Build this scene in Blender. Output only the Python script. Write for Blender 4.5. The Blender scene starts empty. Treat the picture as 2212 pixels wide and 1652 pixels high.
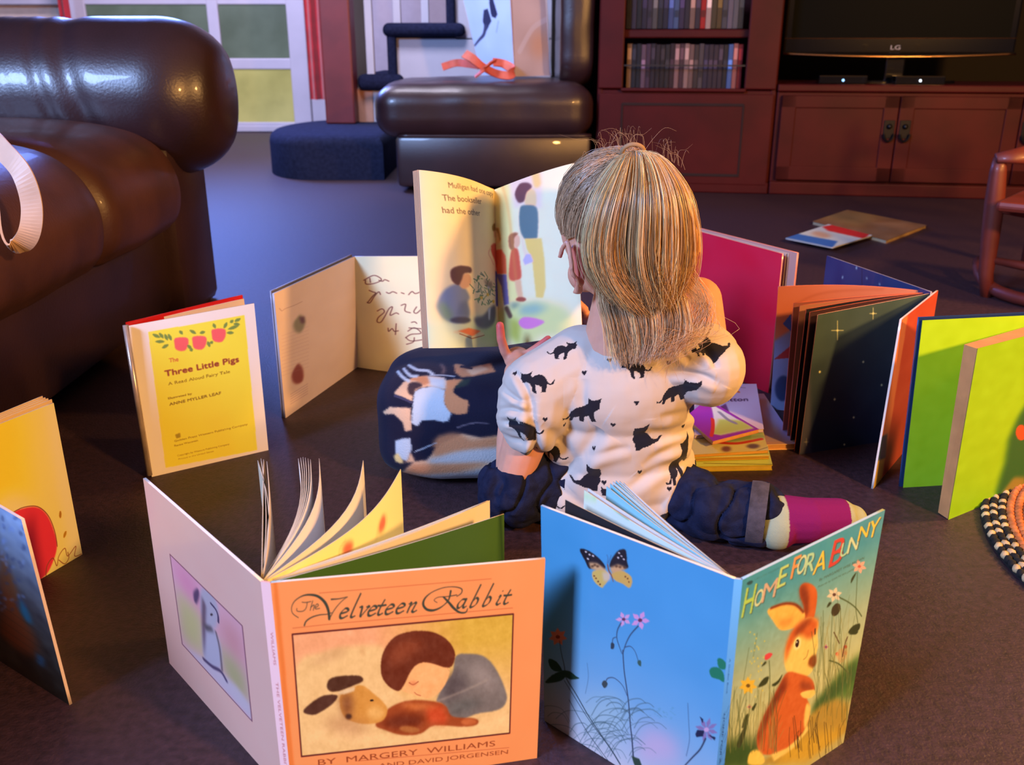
import bpy, bmesh, math, random
import numpy as np
from mathutils import Vector, Matrix, noise as mnoise
random.seed(7); RNG = np.random.default_rng(7)
SC = bpy.context.scene; COL = SC.collection
# ---------------------------------------------------------------- camera
FPX, TH, CH = 2000.0, math.radians(20), 0.62          # focal length in pixels of the 2212 frame, pitch, height
cam = bpy.data.cameras.new('camera'); camo = bpy.data.objects.new('camera', cam); COL.objects.link(camo)
cam.sensor_width = 36; cam.lens = 36*FPX/2212; cam.clip_start = .02
camo.location = (0, 0, CH); camo.rotation_euler = (math.radians(90)-TH, 0, 0)
cam.dof.use_dof = True; cam.dof.focus_distance = 1.12; cam.dof.aperture_fstop = 9
SC.camera = camo
# ---------------------------------------------------------------- light and exposure
w = bpy.data.worlds.new('world'); SC.world = w; w.use_nodes = True
w.node_tree.nodes['Background'].inputs[0].default_value = (.30, .27, .50, 1)
w.node_tree.nodes['Background'].inputs[1].default_value = .10
def area(name, loc, target, size, power, col, sy=None, spread=180):
    l = bpy.data.lights.new(name, 'AREA'); o = bpy.data.objects.new(name, l); COL.objects.link(o)
    l.size = size; l.energy = power; l.color = col; l.spread = math.radians(spread)
    if sy: l.shape = 'RECTANGLE'; l.size_y = sy
    o.location = loc; o.rotation_euler = (Vector(target)-Vector(loc)).to_track_quat('-Z', 'Y').to_euler(); return o
area('window_daylight', (-3.3, -1.9, 2.9), (0, .9, .1), 1.1, 430, (.36, .54, 1.0), 1.2)          # tall window left of the camera
area('glass_door_daylight', (-2.0, 5.6, 1.8), (-.55, 3.3, 0), .8, 34, (.16, .28, 1.0), .8, spread=95)     # daylight through the glass door onto the carpet
lp = bpy.data.lights.new('lamp_bulb', 'POINT'); lp.energy = 345; lp.color = (1, .47, .12); lp.shadow_soft_size = .10
lo = bpy.data.objects.new('lamp_bulb', lp); COL.objects.link(lo); lo.location = (1.75, -.75, 1.45)   # reading lamp right of the camera
lp2 = bpy.data.lights.new('side_lamp_bulb', 'POINT'); lp2.energy = 150; lp2.color = (1, .50, .15); lp2.shadow_soft_size = .10
lo = bpy.data.objects.new('side_lamp_bulb', lp2); COL.objects.link(lo); lo.location = (2.0, 1.35, 1.15)   # table lamp on the right
area('stair_fill', (-.7, 4.0, 2.5), (-.35, 5.3, .6), .7, 16, (.85, .80, 1.0), spread=80)                 # added fill without a real source, brightens the stair side and shopping bag
area('hall_fill', (-1.9, 5.2, 2.7), (-1.9, 7.3, .9), .9, 135, (.78, .70, 1.0))                 # added fill without a real source, brightens the far door and wall
SC.view_settings.view_transform = 'Standard'; SC.view_settings.look = 'None'
SC.view_settings.gamma = 1; SC.view_settings.use_curve_mapping = False; SC.view_settings.exposure = 0.0
# ---------------------------------------------------------------- helpers
cT, sT = math.cos(TH), math.sin(TH)
def ray(px, py):
    x, y = (px-1106)/FPX, (826-py)/FPX
    return np.array([x, cT+y*sT, -sT+y*cT])
def at(px, py, z=0.):                       # point at height z
    d = ray(px, py); return np.array([0, 0, CH])+d*(z-CH)/d[2]
def U(px, py, Y):                           # point at distance Y
    d = ray(px, py); return np.array([0, 0, CH])+d*Y/d[1]
def proj(p):
    p = np.asarray(p, float); x, y, z = p[..., 0], p[..., 1], p[..., 2]-CH
    d = y*cT-z*sT; return np.stack([1106+FPX*x/d, 826-FPX*(y*sT+z*cT)/d], -1)
def s2l(c):
    c = np.asarray(c, float); return np.where(c <= .04045, c/12.92, ((c+.055)/1.055)**2.4)
def rgb(r, g, b): return np.array([r, g, b])/255.
def props(o, label=None, cat=None, group=None, kind=None):
    for k, v in (('label', label), ('category', cat), ('group', group), ('kind', kind)):
        if v: o[k] = v
    return o
def thing(name, loc, label, cat, group=None):
    o = bpy.data.objects.new(name, None); COL.objects.link(o); o.location = loc; o.empty_display_size = .05
    return props(o, label, cat, group)
MATS = {}
def mat(name, col=None, rough=.6, noise=0., nscale=20., bump=0., bscale=60., coat=0., sheen=0., spec=.5, attr=None, metal=0., emis=None, estr=0., trans=0., alpha=1., bdist=.002, col2=None, sheentint=None, detail=4.):
    if name in MATS: return MATS[name]
    m = bpy.data.materials.new(name); m.use_nodes = True; nt = m.node_tree; b = nt.nodes['Principled BSDF']
    b.inputs['Roughness'].default_value = rough; b.inputs['Specular IOR Level'].default_value = spec
    b.inputs['Coat Weight'].default_value = coat; b.inputs['Metallic'].default_value = metal
    b.inputs['Sheen Weight'].default_value = sheen; b.inputs['Transmission Weight'].default_value = trans; b.inputs['Alpha'].default_value = alpha
    if sheentint: b.inputs['Sheen Tint'].default_value = (*sheentint, 1)
    if emis is not None: b.inputs['Emission Color'].default_value = (*emis, 1); b.inputs['Emission Strength'].default_value = estr
    tc = nt.nodes.new('ShaderNodeTexCoord')
    def nz(sc, det=4.):
        n = nt.nodes.new('ShaderNodeTexNoise'); n.inputs['Scale'].default_value = sc; n.inputs['Detail'].default_value = det
        nt.links.new(tc.outputs['Object'], n.inputs['Vector']); return n
    if attr:
        src = nt.nodes.new('ShaderNodeAttribute'); src.attribute_name = attr; out = src.outputs['Color']
    else:
        src = nt.nodes.new('ShaderNodeRGB'); src.outputs[0].default_value = (*s2l(col), 1); out = src.outputs[0]
    if noise > 0 or col2 is not None:
        n = nz(nscale, detail); mx = nt.nodes.new('ShaderNodeMix'); mx.data_type = 'RGBA'
        if col2 is not None:
            cr = nt.nodes.new('ShaderNodeValToRGB'); cr.color_ramp.elements[0].position = .38; cr.color_ramp.elements[1].position = .62
            nt.links.new(n.outputs['Fac'], cr.inputs['Fac']); nt.links.new(cr.outputs['Color'], mx.inputs['Factor'])
            nt.links.new(out, mx.inputs[6]); mx.inputs[7].default_value = (*s2l(col2), 1)
        else:
            mx.blend_type = 'MULTIPLY'; mx.inputs['Factor'].default_value = 1
            mp = nt.nodes.new('ShaderNodeMapRange'); mp.inputs[1].default_value = .3; mp.inputs[2].default_value = .7; mp.inputs[3].default_value = 1-noise; mp.inputs[4].default_value = 1+noise
            nt.links.new(n.outputs['Fac'], mp.inputs[0]); nt.links.new(out, mx.inputs[6]); nt.links.new(mp.outputs[0], mx.inputs[7])
        out = mx.outputs[2]
    nt.links.new(out, b.inputs['Base Color'])
    if bump > 0:
        n = nz(bscale); bp = nt.nodes.new('ShaderNodeBump'); bp.inputs['Strength'].default_value = bump; bp.inputs['Distance'].default_value = bdist
        nt.links.new(n.outputs['Fac'], bp.inputs['Height']); nt.links.new(bp.outputs['Normal'], b.inputs['Normal'])
    MATS[name] = m; return m
def obj(name, verts, faces, m, parent=None, smooth=False, cols=None, label=None):
    """one mesh object; verts in world space, stored relative to its parent Empty"""
    verts = np.asarray(verts, float).reshape(-1, 3)
    off = np.zeros(3); q = parent
    while q is not None: off = off+np.array(q.location); q = q.parent
    base = off
    if parent is None: base = np.array([verts[:, 0].mean(), verts[:, 1].mean(), verts[:, 2].min()])
    me = bpy.data.meshes.new(name)
    V = (verts-base).astype(np.float32)
    if isinstance(faces, np.ndarray):
        n, k = faces.shape
        me.vertices.add(len(V)); me.vertices.foreach_set('co', V.ravel())
        me.loops.add(n*k); me.loops.foreach_set('vertex_index', faces.astype(np.int32).ravel())
        me.polygons.add(n); me.polygons.foreach_set('loop_start', np.arange(0, n*k, k, dtype=np.int32))
        me.update(calc_edges=True)
    else: me.from_pydata(V.tolist(), [], [tuple(f) for f in faces])
    me.validate(); me.update()
    if cols is not None:
        a = me.color_attributes.new('Col', 'FLOAT_COLOR', 'POINT')
        c = np.ones((len(V), 4), np.float32); c[:, :3] = cols; a.data.foreach_set('color', c.ravel())
    if smooth: me.polygons.foreach_set('use_smooth', np.ones(len(me.polygons), bool))
    me.materials.append(m)
    o = bpy.data.objects.new(name, me); COL.objects.link(o)
    if parent is not None: o.parent = parent
    else: o.location = base
    if label: o['label'] = label
    return o
class MB:                                    # collects shapes in world space
    def __init__(s): s.v = []; s.f = []; s.c = []; s.cc = None
    def add(s, v, f, col=None):
        k = len(s.v); s.v += [tuple(map(float, p)) for p in v]; s.f += [tuple(i+k for i in q) for q in f]
        s.c += [tuple(col) if col is not None else (1, 1, 1)]*len(v)
    def box(s, a, b, rz=0, bev=0., col=None, piv=None, seg=2):
        a = np.array(a, float); b = np.array(b, float); c = (a+b)/2; h = (b-a)/2
        bm = bmesh.new(); bmesh.ops.create_cube(bm, size=2)
        for v in bm.verts: v.co = Vector((v.co.x*h[0], v.co.y*h[1], v.co.z*h[2]))
        if bev > 0: bmesh.ops.bevel(bm, geom=list(bm.edges), offset=min(bev, .48*2*min(h)), segments=seg, profile=.5, affect='EDGES')
        R = Matrix.Rotation(rz, 3, 'Z'); p = Vector(c if piv is None else piv)
        bm.verts.index_update()
        vs = [R @ (v.co+Vector(c)-p)+p for v in bm.verts]; fs = [[v.index for v in f.verts] for f in bm.faces]; bm.free(); s.add(vs, fs, col)
    def tube(s, pts, r, n=10, col=None, cap=True, flat=None):
        pts = [Vector(p) for p in pts]; k = len(pts); rr = r if hasattr(r, '__len__') else [r]*k
        V = []; F = []; up = None
        for i, p in enumerate(pts):
            t = (pts[min(i+1, k-1)]-pts[max(i-1, 0)]).normalized()
            if up is None: up = t.orthogonal().normalized()
            up = (up-t*up.dot(t)).normalized(); sd = t.cross(up)
            for j in range(n):
                a = 2*math.pi*j/n; V.append(p+up*(math.cos(a)*rr[i])+sd*(math.sin(a)*rr[i]*(flat or 1)))
        for i in range(k-1):
            for j in range(n): F.append((i*n+j, i*n+(j+1) % n, (i+1)*n+(j+1) % n, (i+1)*n+j))
        if cap: F.append(tuple(range(n))[::-1]); F.append(tuple((k-1)*n+j for j in range(n)))
        s.add(V, F, col)
    def prism(s, poly, axis, a, b, col=None):   # polygon in the plane across axis ('x','y','z'), extruded from a to b
        n = len(poly); V = []
        for t in (a, b):
            for (p, q) in poly: V.append({'x': (t, p, q), 'y': (p, t, q), 'z': (p, q, t)}[axis])
        F = [tuple(range(n))[::-1], tuple(range(n, 2*n))]+[(i, (i+1) % n, n+(i+1) % n, n+i) for i in range(n)]
        s.add(V, F, col)
    def sphere(s, c, r, nu=16, nv=10, col=None, rot=None):
        r = r if hasattr(r, '__len__') else (r, r, r); V = []; F = []
        for i in range(nv+1):
            ph = math.pi*i/nv
            for j in range(nu):
                a = 2*math.pi*j/nu; p = Vector((r[0]*math.sin(ph)*math.cos(a), r[1]*math.sin(ph)*math.sin(a), r[2]*math.cos(ph)))
                if rot is not None: p = rot @ p
                V.append(p+Vector(c))
        for i in range(nv):
            for j in range(nu): F.append((i*nu+j, (i+1)*nu+j, (i+1)*nu+(j+1) % nu, i*nu+(j+1) % nu))
        s.add(V, F, col)
    def build(s, name, m, parent=None, smooth=False, label=None, usecol=False):
        return obj(name, s.v, s.f, m, parent, smooth, cols=np.array(s.c) if usecol else None, label=label)
def autosmooth(o, ang=40):
    me = o.data; me.polygons.foreach_set('use_smooth', np.ones(len(me.polygons), bool)); me.set_sharp_from_angle(angle=math.radians(ang)); return o
def cr(pts, n=8, closed=False):              # Catmull-Rom through points
    P = np.asarray(pts, float); k = len(P)
    if k < 3 and not closed: t = np.linspace(0, 1, n+1)[:, None]; return P[0]*(1-t)+P[-1]*t
    out = []
    for i in range(k if closed else k-1):
        if closed: a, b, c, d = P[(i-1) % k], P[i], P[(i+1) % k], P[(i+2) % k]
        else: a, b, c, d = P[max(i-1, 0)], P[i], P[i+1], P[min(i+2, k-1)]
        t = np.linspace(0, 1, n, endpoint=False)[:, None]
        out.append(.5*((2*b)+(-a+c)*t+(2*a-5*b+4*c-d)*t**2+(-a+3*b-3*c+d)*t**3))
    if not closed: out.append(P[-1:])
    return np.concatenate(out)
# ---------------------------------------------------------------- painter: prints on covers and pages
def blur1(M, r):
    if r < .3: return M
    k = max(1, int(math.ceil(r*2))); x = np.arange(-k, k+1); g = np.exp(-x*x/(2*r*r)); g /= g.sum()
    if k > 14:                                # wide blur: three box passes
        b = max(1, int(r)); 
        for _ in range(3):
            for ax in (0, 1):
                P = np.pad(M, [(b+1, b) if a == ax else (0, 0) for a in range(2)], mode='edge'); c = np.cumsum(P, ax)
                M = (np.take(c, range(2*b+1, c.shape[ax]), ax)-np.take(c, range(0, c.shape[ax]-2*b-1), ax))/(2*b+1)
        return M
    P = np.pad(M, k, mode='edge'); A = sum(g[i]*P[:, i:i+M.shape[1]] for i in range(2*k+1)); return sum(g[i]*A[i:i+M.shape[0]] for i in range(2*k+1))
FONTCACHE = {}
def glyphs(txt):
    if txt not in FONTCACHE:
        c = bpy.data.curves.new('t', 'FONT'); c.body = txt; c.resolution_u = 3; o = bpy.data.objects.new('t', c); COL.objects.link(o)
        dg = bpy.context.evaluated_depsgraph_get(); me = o.evaluated_get(dg).to_mesh(); me.calc_loop_triangles()
        V = np.array([v.co[:2] for v in me.vertices]).reshape(-1, 2); T = [tuple(t.vertices) for t in me.loop_triangles]
        o.evaluated_get(dg).to_mesh_clear(); bpy.data.objects.remove(o); bpy.data.curves.remove(c); FONTCACHE[txt] = (V, T)
    return FONTCACHE[txt]
class Canvas:
    def __init__(s, corners, W, H, base):        # corners: 3D TL TR BR BL
        s.W, s.H = W, H; s.C = np.ones((H, W, 3))*np.asarray(base); s.corners = [np.array(c, float) for c in corners]
        src = proj(np.array(s.corners)); dst = np.array([[0, 0], [W, 0], [W, H], [0, H]], float)
        A = []; b = []
        for (x, y), (u, v) in zip(src, dst): A += [[x, y, 1, 0, 0, 0, -u*x, -u*y], [0, 0, 0, x, y, 1, -v*x, -v*y]]; b += [u, v]
        h = np.linalg.solve(np.array(A), np.array(b)); s.M = np.append(h, 1).reshape(3, 3)
        x, y = src[:, 0], src[:, 1]; ar = abs(np.dot(x, np.roll(y, 1))-np.dot(y, np.roll(x, 1)))/2; s.k = math.sqrt(W*H/ar); s.px = True
    def m(s, pts):
        P = np.asarray(pts, float).reshape(-1, 2)
        if not s.px: return P*np.array([s.W, s.H])      # fractions of the sheet
        q = np.c_[P, np.ones(len(P))] @ s.M.T; return q[:, :2]/q[:, 2:]
    def _blend(s, x0, y0, M, col, a):
        H, W = M.shape; R = s.C[y0:y0+H, x0:x0+W]; M = np.clip(M, 0, 1)[..., None]*a
        R[:] = R*(1-M)+np.asarray(col)*M
    def _bb(s, P, pad):
        x0 = int(max(0, np.floor(P[:, 0].min()-pad))); x1 = int(min(s.W, np.ceil(P[:, 0].max()+pad)))
        y0 = int(max(0, np.floor(P[:, 1].min()-pad))); y1 = int(min(s.H, np.ceil(P[:, 1].max()+pad))); return x0, y0, x1, y1
    def mask(s, P, pad=2):
        x0, y0, x1, y1 = s._bb(P, pad)
        if x1 <= x0 or y1 <= y0: return 0, 0, None
        X, Y = np.meshgrid(np.arange(x0, x1)+.5, np.arange(y0, y1)+.5); I = np.zeros(X.shape, bool)
        for i in range(len(P)):
            ax, ay = P[i-1]; bx, by = P[i]
            if ay == by: continue
            c = ((ay > Y) != (by > Y)); I ^= c & (X < (bx-ax)*(Y-ay)/(by-ay)+ax)
        return x0, y0, I.astype(float)
    def poly(s, pts, col, soft=.6, a=1., smooth=False):
        if smooth: pts = cr(pts, 6, True)
        soft = soft*s.k if soft > .7 else soft
        P = s.m(pts); x0, y0, M = s.mask(P, 3+3*soft)
        if M is not None: s._blend(x0, y0, blur1(M, soft), col, a)
    def ell(s, cx, cy, rx, ry, col, rot=0, soft=.6, a=1.):
        t = np.linspace(0, 2*math.pi, 28, endpoint=False); c, n = math.cos(rot), math.sin(rot)
        x, y = rx*np.cos(t), ry*np.sin(t); s.poly(np.c_[cx+x*c-y*n, cy+x*n+y*c], col, soft, a)
    def line(s, pts, w, col, a=1., smooth=True, nib=None, soft=.5, taper=False):
        if smooth and len(pts) > 2: pts = cr(pts, 7)
        P = s.m(pts); n = len(P); ww = np.interp(np.linspace(0, 1, n), np.linspace(0, 1, len(w)), w) if hasattr(w, '__len__') else np.full(n, float(w))
        if taper: ww = ww*np.linspace(1, .25, n)
        ww = ww*(s.k if s.px else s.W)
        if nib is not None:                       # broad pen held at an angle
            d = np.gradient(P, axis=0); an = np.arctan2(-d[:, 1], d[:, 0]); ww = ww*(nib[1]+(1-nib[1])*abs(np.sin(an-nib[0])))
        x0, y0, x1, y1 = s._bb(P, ww.max()+2)
        if x1 <= x0 or y1 <= y0: return
        D = np.zeros((y1-y0, x1-x0))
        for i in range(n-1):
            r = max(ww[i], ww[i+1])/2+1.2; q = P[i:i+2]; u0, v0, u1, v1 = s._bb(q, r+1)
            if u1 <= u0 or v1 <= v0: continue
            X, Y = np.meshgrid(np.arange(u0, u1)+.5, np.arange(v0, v1)+.5); e = q[1]-q[0]; L = max(e @ e, 1e-9)
            t = np.clip(((X-q[0, 0])*e[0]+(Y-q[0, 1])*e[1])/L, 0, 1); dd = np.hypot(X-q[0, 0]-t*e[0], Y-q[0, 1]-t*e[1])
            h = (ww[i]*(1-t)+ww[i+1]*t)/2; h2 = np.maximum(h, .5); M = np.clip((h2-dd)/1.0+.5, 0, 1)*np.minimum(1, h/.5)
            S = D[v0-y0:v1-y0, u0-x0:u1-x0]; np.maximum(S, M, out=S)
        s._blend(x0, y0, blur1(D, soft), col, a)
    def text(s, txt, p0, p1, h, col, shear=0., a=1., bold=0., soft=.45):   # baseline p0 to p1, cap height h (photo pixels)
        V, T = glyphs(txt)
        if not len(V): return
        A, B = s.m([p0, p1]); d = B-A; L = np.hypot(*d); d = d/L; up = np.array([d[1], -d[0]])
        x0, x1 = V[:, 0].min(), V[:, 0].max(); hh = h*(s.k if s.px else s.H)
        X = (V[:, 0]-x0)/(x1-x0)*L; Yv = V[:, 1]/.72*hh; P = A+np.outer(X+shear*Yv, d)+np.outer(Yv, up)
        bx, by, ex, ey = s._bb(P, 3)
        if ex <= bx or ey <= by: return
        ss = 3; D = np.zeros(((ey-by)*ss, (ex-bx)*ss), bool)
        Q = (P-np.array([bx, by]))*ss
        for t in T:
            q = Q[list(t)]; u0, v0 = np.floor(q.min(0)).astype(int); u1, v1 = np.ceil(q.max(0)).astype(int)+1
            u0 = max(u0, 0); v0 = max(v0, 0); u1 = min(u1, D.shape[1]); v1 = min(v1, D.shape[0])
            if u1 <= u0 or v1 <= v0: continue
            gx, gy = np.meshgrid(np.arange(u0, u1)+.5, np.arange(v0, v1)+.5)
            e = [(q[(i+1) % 3, 0]-q[i, 0])*(gy-q[i, 1])-(q[(i+1) % 3, 1]-q[i, 1])*(gx-q[i, 0]) for i in range(3)]
            D[v0:v1, u0:u1] |= ((e[0] >= 0) & (e[1] >= 0) & (e[2] >= 0)) | ((e[0] <= 0) & (e[1] <= 0) & (e[2] <= 0))
        M = D.reshape(ey-by, ss, ex-bx, ss).mean((1, 3))
        if bold: M = np.clip(blur1(M, bold)*2.2, 0, 1)
        s._blend(bx, by, blur1(M, soft), col, a)
    def mottle(s, amp=.05, scale=8, region=None, tint=None):
        h, w_ = s.H//scale+3, s.W//scale+3; n = RNG.normal(size=(h, w_)); n = blur1(n, .8)
        yy = np.linspace(0, h-2, s.H); xx = np.linspace(0, w_-2, s.W); yi = yy.astype(int); xi = xx.astype(int); fy = (yy-yi)[:, None]; fx = (xx-xi)[None]
        g = (n[yi][:, xi]*(1-fy)*(1-fx)+n[yi+1][:, xi]*fy*(1-fx)+n[yi][:, xi+1]*(1-fy)*fx+n[yi+1][:, xi+1]*fy*fx)
        g = g[..., None]*amp*(np.ones(3) if tint is None else np.asarray(tint)); s.C = np.clip(s.C+(g if region is None else g*region[..., None]), 0, 1)
    def region(s, pts, soft=.6, smooth=False):
        if smooth: pts = cr(pts, 6, True)
        P = s.m(pts); R = np.zeros((s.H, s.W)); x0, y0, M = s.mask(P, 3+3*soft)
        if M is not None: R[y0:y0+M.shape[0], x0:x0+M.shape[1]] = blur1(M, soft)
        return R
    def lin(s, div=(1, 1, 1)): return np.clip(s2l(s.C)/np.asarray(div), 0.002, .92)
def quadpt(c, u, v): return (c[0]*(1-u)+c[1]*u)*(1-v)+(c[3]*(1-u)+c[2]*u)*v      # v from the top down
def sheet(name, corners, m, parent, canvas=None, col=None, thick=.002, back=None, edge=None, bulge=None, div=(1, 1, 1), label=None, nu=None, nv=None, rc=0):
    """board or leaf: printed front grid, plain back, edges; corners TL TR BR BL in 3D, front normal = right x up"""
    c = [np.array(q, float) for q in corners]; n = np.cross(c[1]-c[0], c[0]-c[3]); n /= np.linalg.norm(n)
    if canvas is not None: W, H = canvas.W, canvas.H
    else: W, H = nu or 14, nv or 10
    def grid(W, H, off):
        u, v = np.meshgrid(np.linspace(0, 1, W), np.linspace(0, 1, H)); U_, V_ = u.ravel()[:, None], v.ravel()[:, None]
        P = (c[0]*(1-U_)+c[1]*U_)*(1-V_)+(c[3]*(1-U_)+c[2]*U_)*V_
        if rc: # rounded outer corners
            pass
        if bulge is not None: P = P+bulge(U_, V_, n)
        P = P-n*off; i = np.arange(W*H).reshape(H, W)
        F = np.stack([i[:-1, :-1], i[1:, :-1], i[1:, 1:], i[:-1, 1:]], -1).reshape(-1, 4); return P, F, i
    P1, F1, i1 = grid(W, H, 0); w2, h2 = (W, H) if W*H < 400 else (17, 13)
    P2, F2, i2 = grid(w2, h2, thick); P0, _, i0 = grid(w2, h2, 0)
    cf = canvas.lin(div).reshape(-1, 3) if canvas is not None else np.tile(s2l(col)/np.asarray(div), (len(P1), 1))
    bc = s2l(back if back is not None else (col if col is not None else (.8, .75, .65))); ec = s2l(edge if edge is not None else (.85, .8, .7))
    k1 = len(P1); k2 = k1+len(P2)
    def ring(i): return np.concatenate([i[0, :-1], i[:-1, -1], i[-1, :0:-1], i[:0:-1, 0]])
    r0 = ring(i0); r2 = ring(i2); E0 = P0[r0]; E2 = P2[r2]; m_ = len(r0); j = np.arange(m_); jn = (j+1) % m_
    FE = np.stack([k2+j, k2+jn, k2+m_+jn, k2+m_+j], -1)
    V = np.concatenate([P1, P2, E0, E2]); F = np.concatenate([F1, F2[:, ::-1]+k1, FE])
    Cc = np.concatenate([cf, np.tile(bc, (len(P2), 1)), np.tile(ec, (2*m_, 1))])
    return obj(name, V, F, m, parent, False, cols=Cc, label=label)
# ================================================================ setting
M_CARPET = mat('carpet', (.215, .140, .165), rough=.55, noise=.4, nscale=110, bump=.5, bscale=300, spec=.5, bdist=.002)
M_WHITE = mat('white_paint', (.70, .69, .74), rough=.5, noise=.05, nscale=6, bump=.05)
M_WALL = mat('wall_paint', (.62, .58, .55), rough=.8, noise=.06, nscale=3, bump=.08, bscale=120)
M_DWALL = mat('dark_wall_paint', (.09, .07, .07), rough=.85, noise=.08, nscale=3)
M_LEATHER = mat('brown_leather', (.185, .115, .135), rough=.36, noise=.22, nscale=7, bump=.4, bscale=190, spec=.7, coat=.15, bdist=.0012)
M_SEAT = mat('seat_leather', (.29, .18, .17), rough=.42, noise=.3, nscale=9, bump=.4, bscale=190, spec=.55, coat=.05, bdist=.0012)
M_CHERRY = mat('cherry_wood', (.27, .045, .05), rough=.5, noise=.25, nscale=5, bump=.05, bscale=40, spec=.2)
M_BLACK = mat('black_plastic', (.03, .03, .035), rough=.12, spec=.6, coat=.4, noise=.02)
M_NAVY = mat('stair_carpet', (.115, .13, .22), rough=1, noise=.3, nscale=60, bump=.6, bscale=300, bdist=.004, spec=.05)
M_STEP = mat('landing_carpet', (.14, .16, .25), rough=1, noise=.25, nscale=60, bump=.6, bscale=300, bdist=.004, spec=.05)
V_ = MB(); n_ = 60
def plane(name, a, b, c, d, m, kind='structure'):
    o = obj(name, [a, b, c, d], [(0, 1, 2, 3)], m); o['kind'] = kind; return o
plane('floor', (-3, -2, 0), (4.5, -2, 0), (4.5, 9, 0), (-3, 9, 0), M_CARPET)
plane('wall_back', (-3, 9, 0), (4.5, 9, 0), (4.5, 9, 3.7), (-3, 9, 3.7), M_WALL)
plane('ceiling', (-3, -2, 3.7), (-3, 9, 3.7), (4.5, 9, 3.7), (4.5, -2, 3.7), mat('ceiling_paint', (.6, .57, .55), rough=.9, noise=.03))
plane('wall_right', (4.5, 9, 0), (4.5, -2, 0), (4.5, -2, 3.7), (4.5, 9, 3.7), M_DWALL)
b = MB(); b.box((.2, 4.95, 0), (4.4, 5.05, 3.7), 0); o = b.build('wall_alcove', M_DWALL); o['kind'] = 'structure'
# french door with large panes at the far left
YD = 7.25
def dx(px, Y=YD): return (px-1106)/FPX*(Y*cT+.45*sT)
def dz(py, Y=YD): return U(1106, py, Y)[2]
fd = thing('glass_door', (dx(560), YD, 0), 'white framed glass door with greenish yellow panes at the far left beside the red curtain', 'door')
b = MB()
xs = [(dx(-60), dx(-20)), (dx(165), dx(215)), (dx(468), dx(492)), (dx(634), dx(672))]
for x0, x1 in xs: b.box((x0, YD, 0), (x1, YD+.06, 2.3), bev=.008)
zs = [(0, dz(264)), (dz(150), dz(126)), (dz(10), dz(-12)), (dz(-150), dz(-172)), (dz(-300), dz(-330)), (2.22, 2.3)]
for z0, z1 in zs: b.box((xs[0][0], YD+.008, z0), (xs[3][1], YD+.05, z1), bev=.008)
b.build('door_frame', M_WHITE, fd)
gz = [(dz(264), dz(150)), (dz(126), dz(10)), (dz(-12), dz(-150))]
gl = [(.55, .53, .32), (.30, .34, .30), (.30, .34, .36)]
for (z0, z1), g in zip(gz, gl):
    for (x0, x1) in ((xs[2][1], xs[3][0]), (xs[1][1], xs[2][0])):
        p = MB(); p.box((x0-.01, YD+.02, z0-.01), (x1+.01, YD+.03, z1+.01))
        p.build('pane', mat('pane_glass_%.2f' % g[0], g, rough=.15, spec=.5, noise=.4, nscale=3, col2=tuple(v*.75 for v in g), emis=tuple(s2l(g)), estr=.85), fd)
for x0, x1, z0 in ((xs[2][1], xs[3][0], 0), ):
    p = MB(); p.box((x0+.02, YD-.004, dz(284)), (x1-.02, YD+.01, dz(272)), bev=.004); p.build('bottom_rail_moulding', M_WHITE, fd)
# wall between stair and door, rear hall
b = MB(); b.box((dx(672), YD+.03, 0), (dx(705), YD+.1, 2.7)); o = b.build('trim_1', M_WHITE); o['kind'] = 'structure'
b = MB(); b.box((-3, YD+.1, 0), (xs[0][0], YD+.16, 2.7)); o = b.build('wall_left_far', mat('cream_wall', (.92, .84, .78), rough=.8, noise=.05)); o['kind'] = 'structure'
# red curtain
M_RED = mat('red_curtain_cloth', (.62, .07, .13), rough=.8, noise=.25, nscale=10, sheen=.3)
def curtain(name, x0, x1, y, z0, z1, label, nf):
    V = []; F = []; n = 48
    for side in (0, .012):
        for j in range(9):
            z = z0+(z1-z0)*j/8
            for i in range(n+1):
                t = i/n; V.append((x0+(x1-x0)*t, y+side+.025*math.sin(t*nf*2*math.pi+.4*math.sin(j))*(1-.3*j/8), z))
    A = np.arange((n+1)*9).reshape(9, n+1); f = np.stack([A[:-1, :-1], A[:-1, 1:], A[1:, 1:], A[1:, :-1]], -1).reshape(-1, 4)
    o = obj(name, V, np.concatenate([f, f[:, ::-1]+(n+1)*9]), M_RED, smooth=True); props(o, label, 'curtain'); return o
curtain('curtain', dx(672, 6.7), dx(712, 6.7), 6.7, dz(215, 6.7), 2.3, 'red curtain hanging beside the reddish brown stair post', 2)
curtain('curtain', dx(160, 7.0), dx(182, 7.0), 7.0, .5, 2.3, 'narrow red curtain edge seen above the sofa arm', 1)
# carpeted landing step with a rounded end
YL = 4.6; hL = .21
ls = MB(); cx = -.98; poly = []
for i in range(21):
    a = math.pi/2+math.pi*i/20; poly.append((cx+.30*math.cos(a)*1.0, 5.15+.55*math.sin(a)))
poly = [(x, y) for x, y in poly]+[(-.625, 4.6), (-.625, 5.7)]
bm = bmesh.new(); vs = [bm.verts.new((x, y, 0)) for x, y in poly]; f = bm.faces.new(vs); r = bmesh.ops.extrude_face_region(bm, geom=[f])
bmesh.ops.translate(bm, verts=[v for v in r['geom'] if isinstance(v, bmesh.types.BMVert)], vec=(0, 0, hL)); bmesh.ops.recalc_face_normals(bm, faces=bm.faces)
bmesh.ops.bevel(bm, geom=[e for e in bm.edges if all(abs(v.co.z-hL) < 1e-4 for v in e.verts)], offset=.05, segments=4, profile=.5, affect='EDGES')
bm.verts.index_update(); o = obj('landing_step', [v.co[:] for v in bm.verts], [[v.index for v in f.verts] for f in bm.faces], M_STEP); bm.free(); autosmooth(o)
props(o, 'low rounded landing step in dark blue carpet at the foot of the staircase', 'step')
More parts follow.
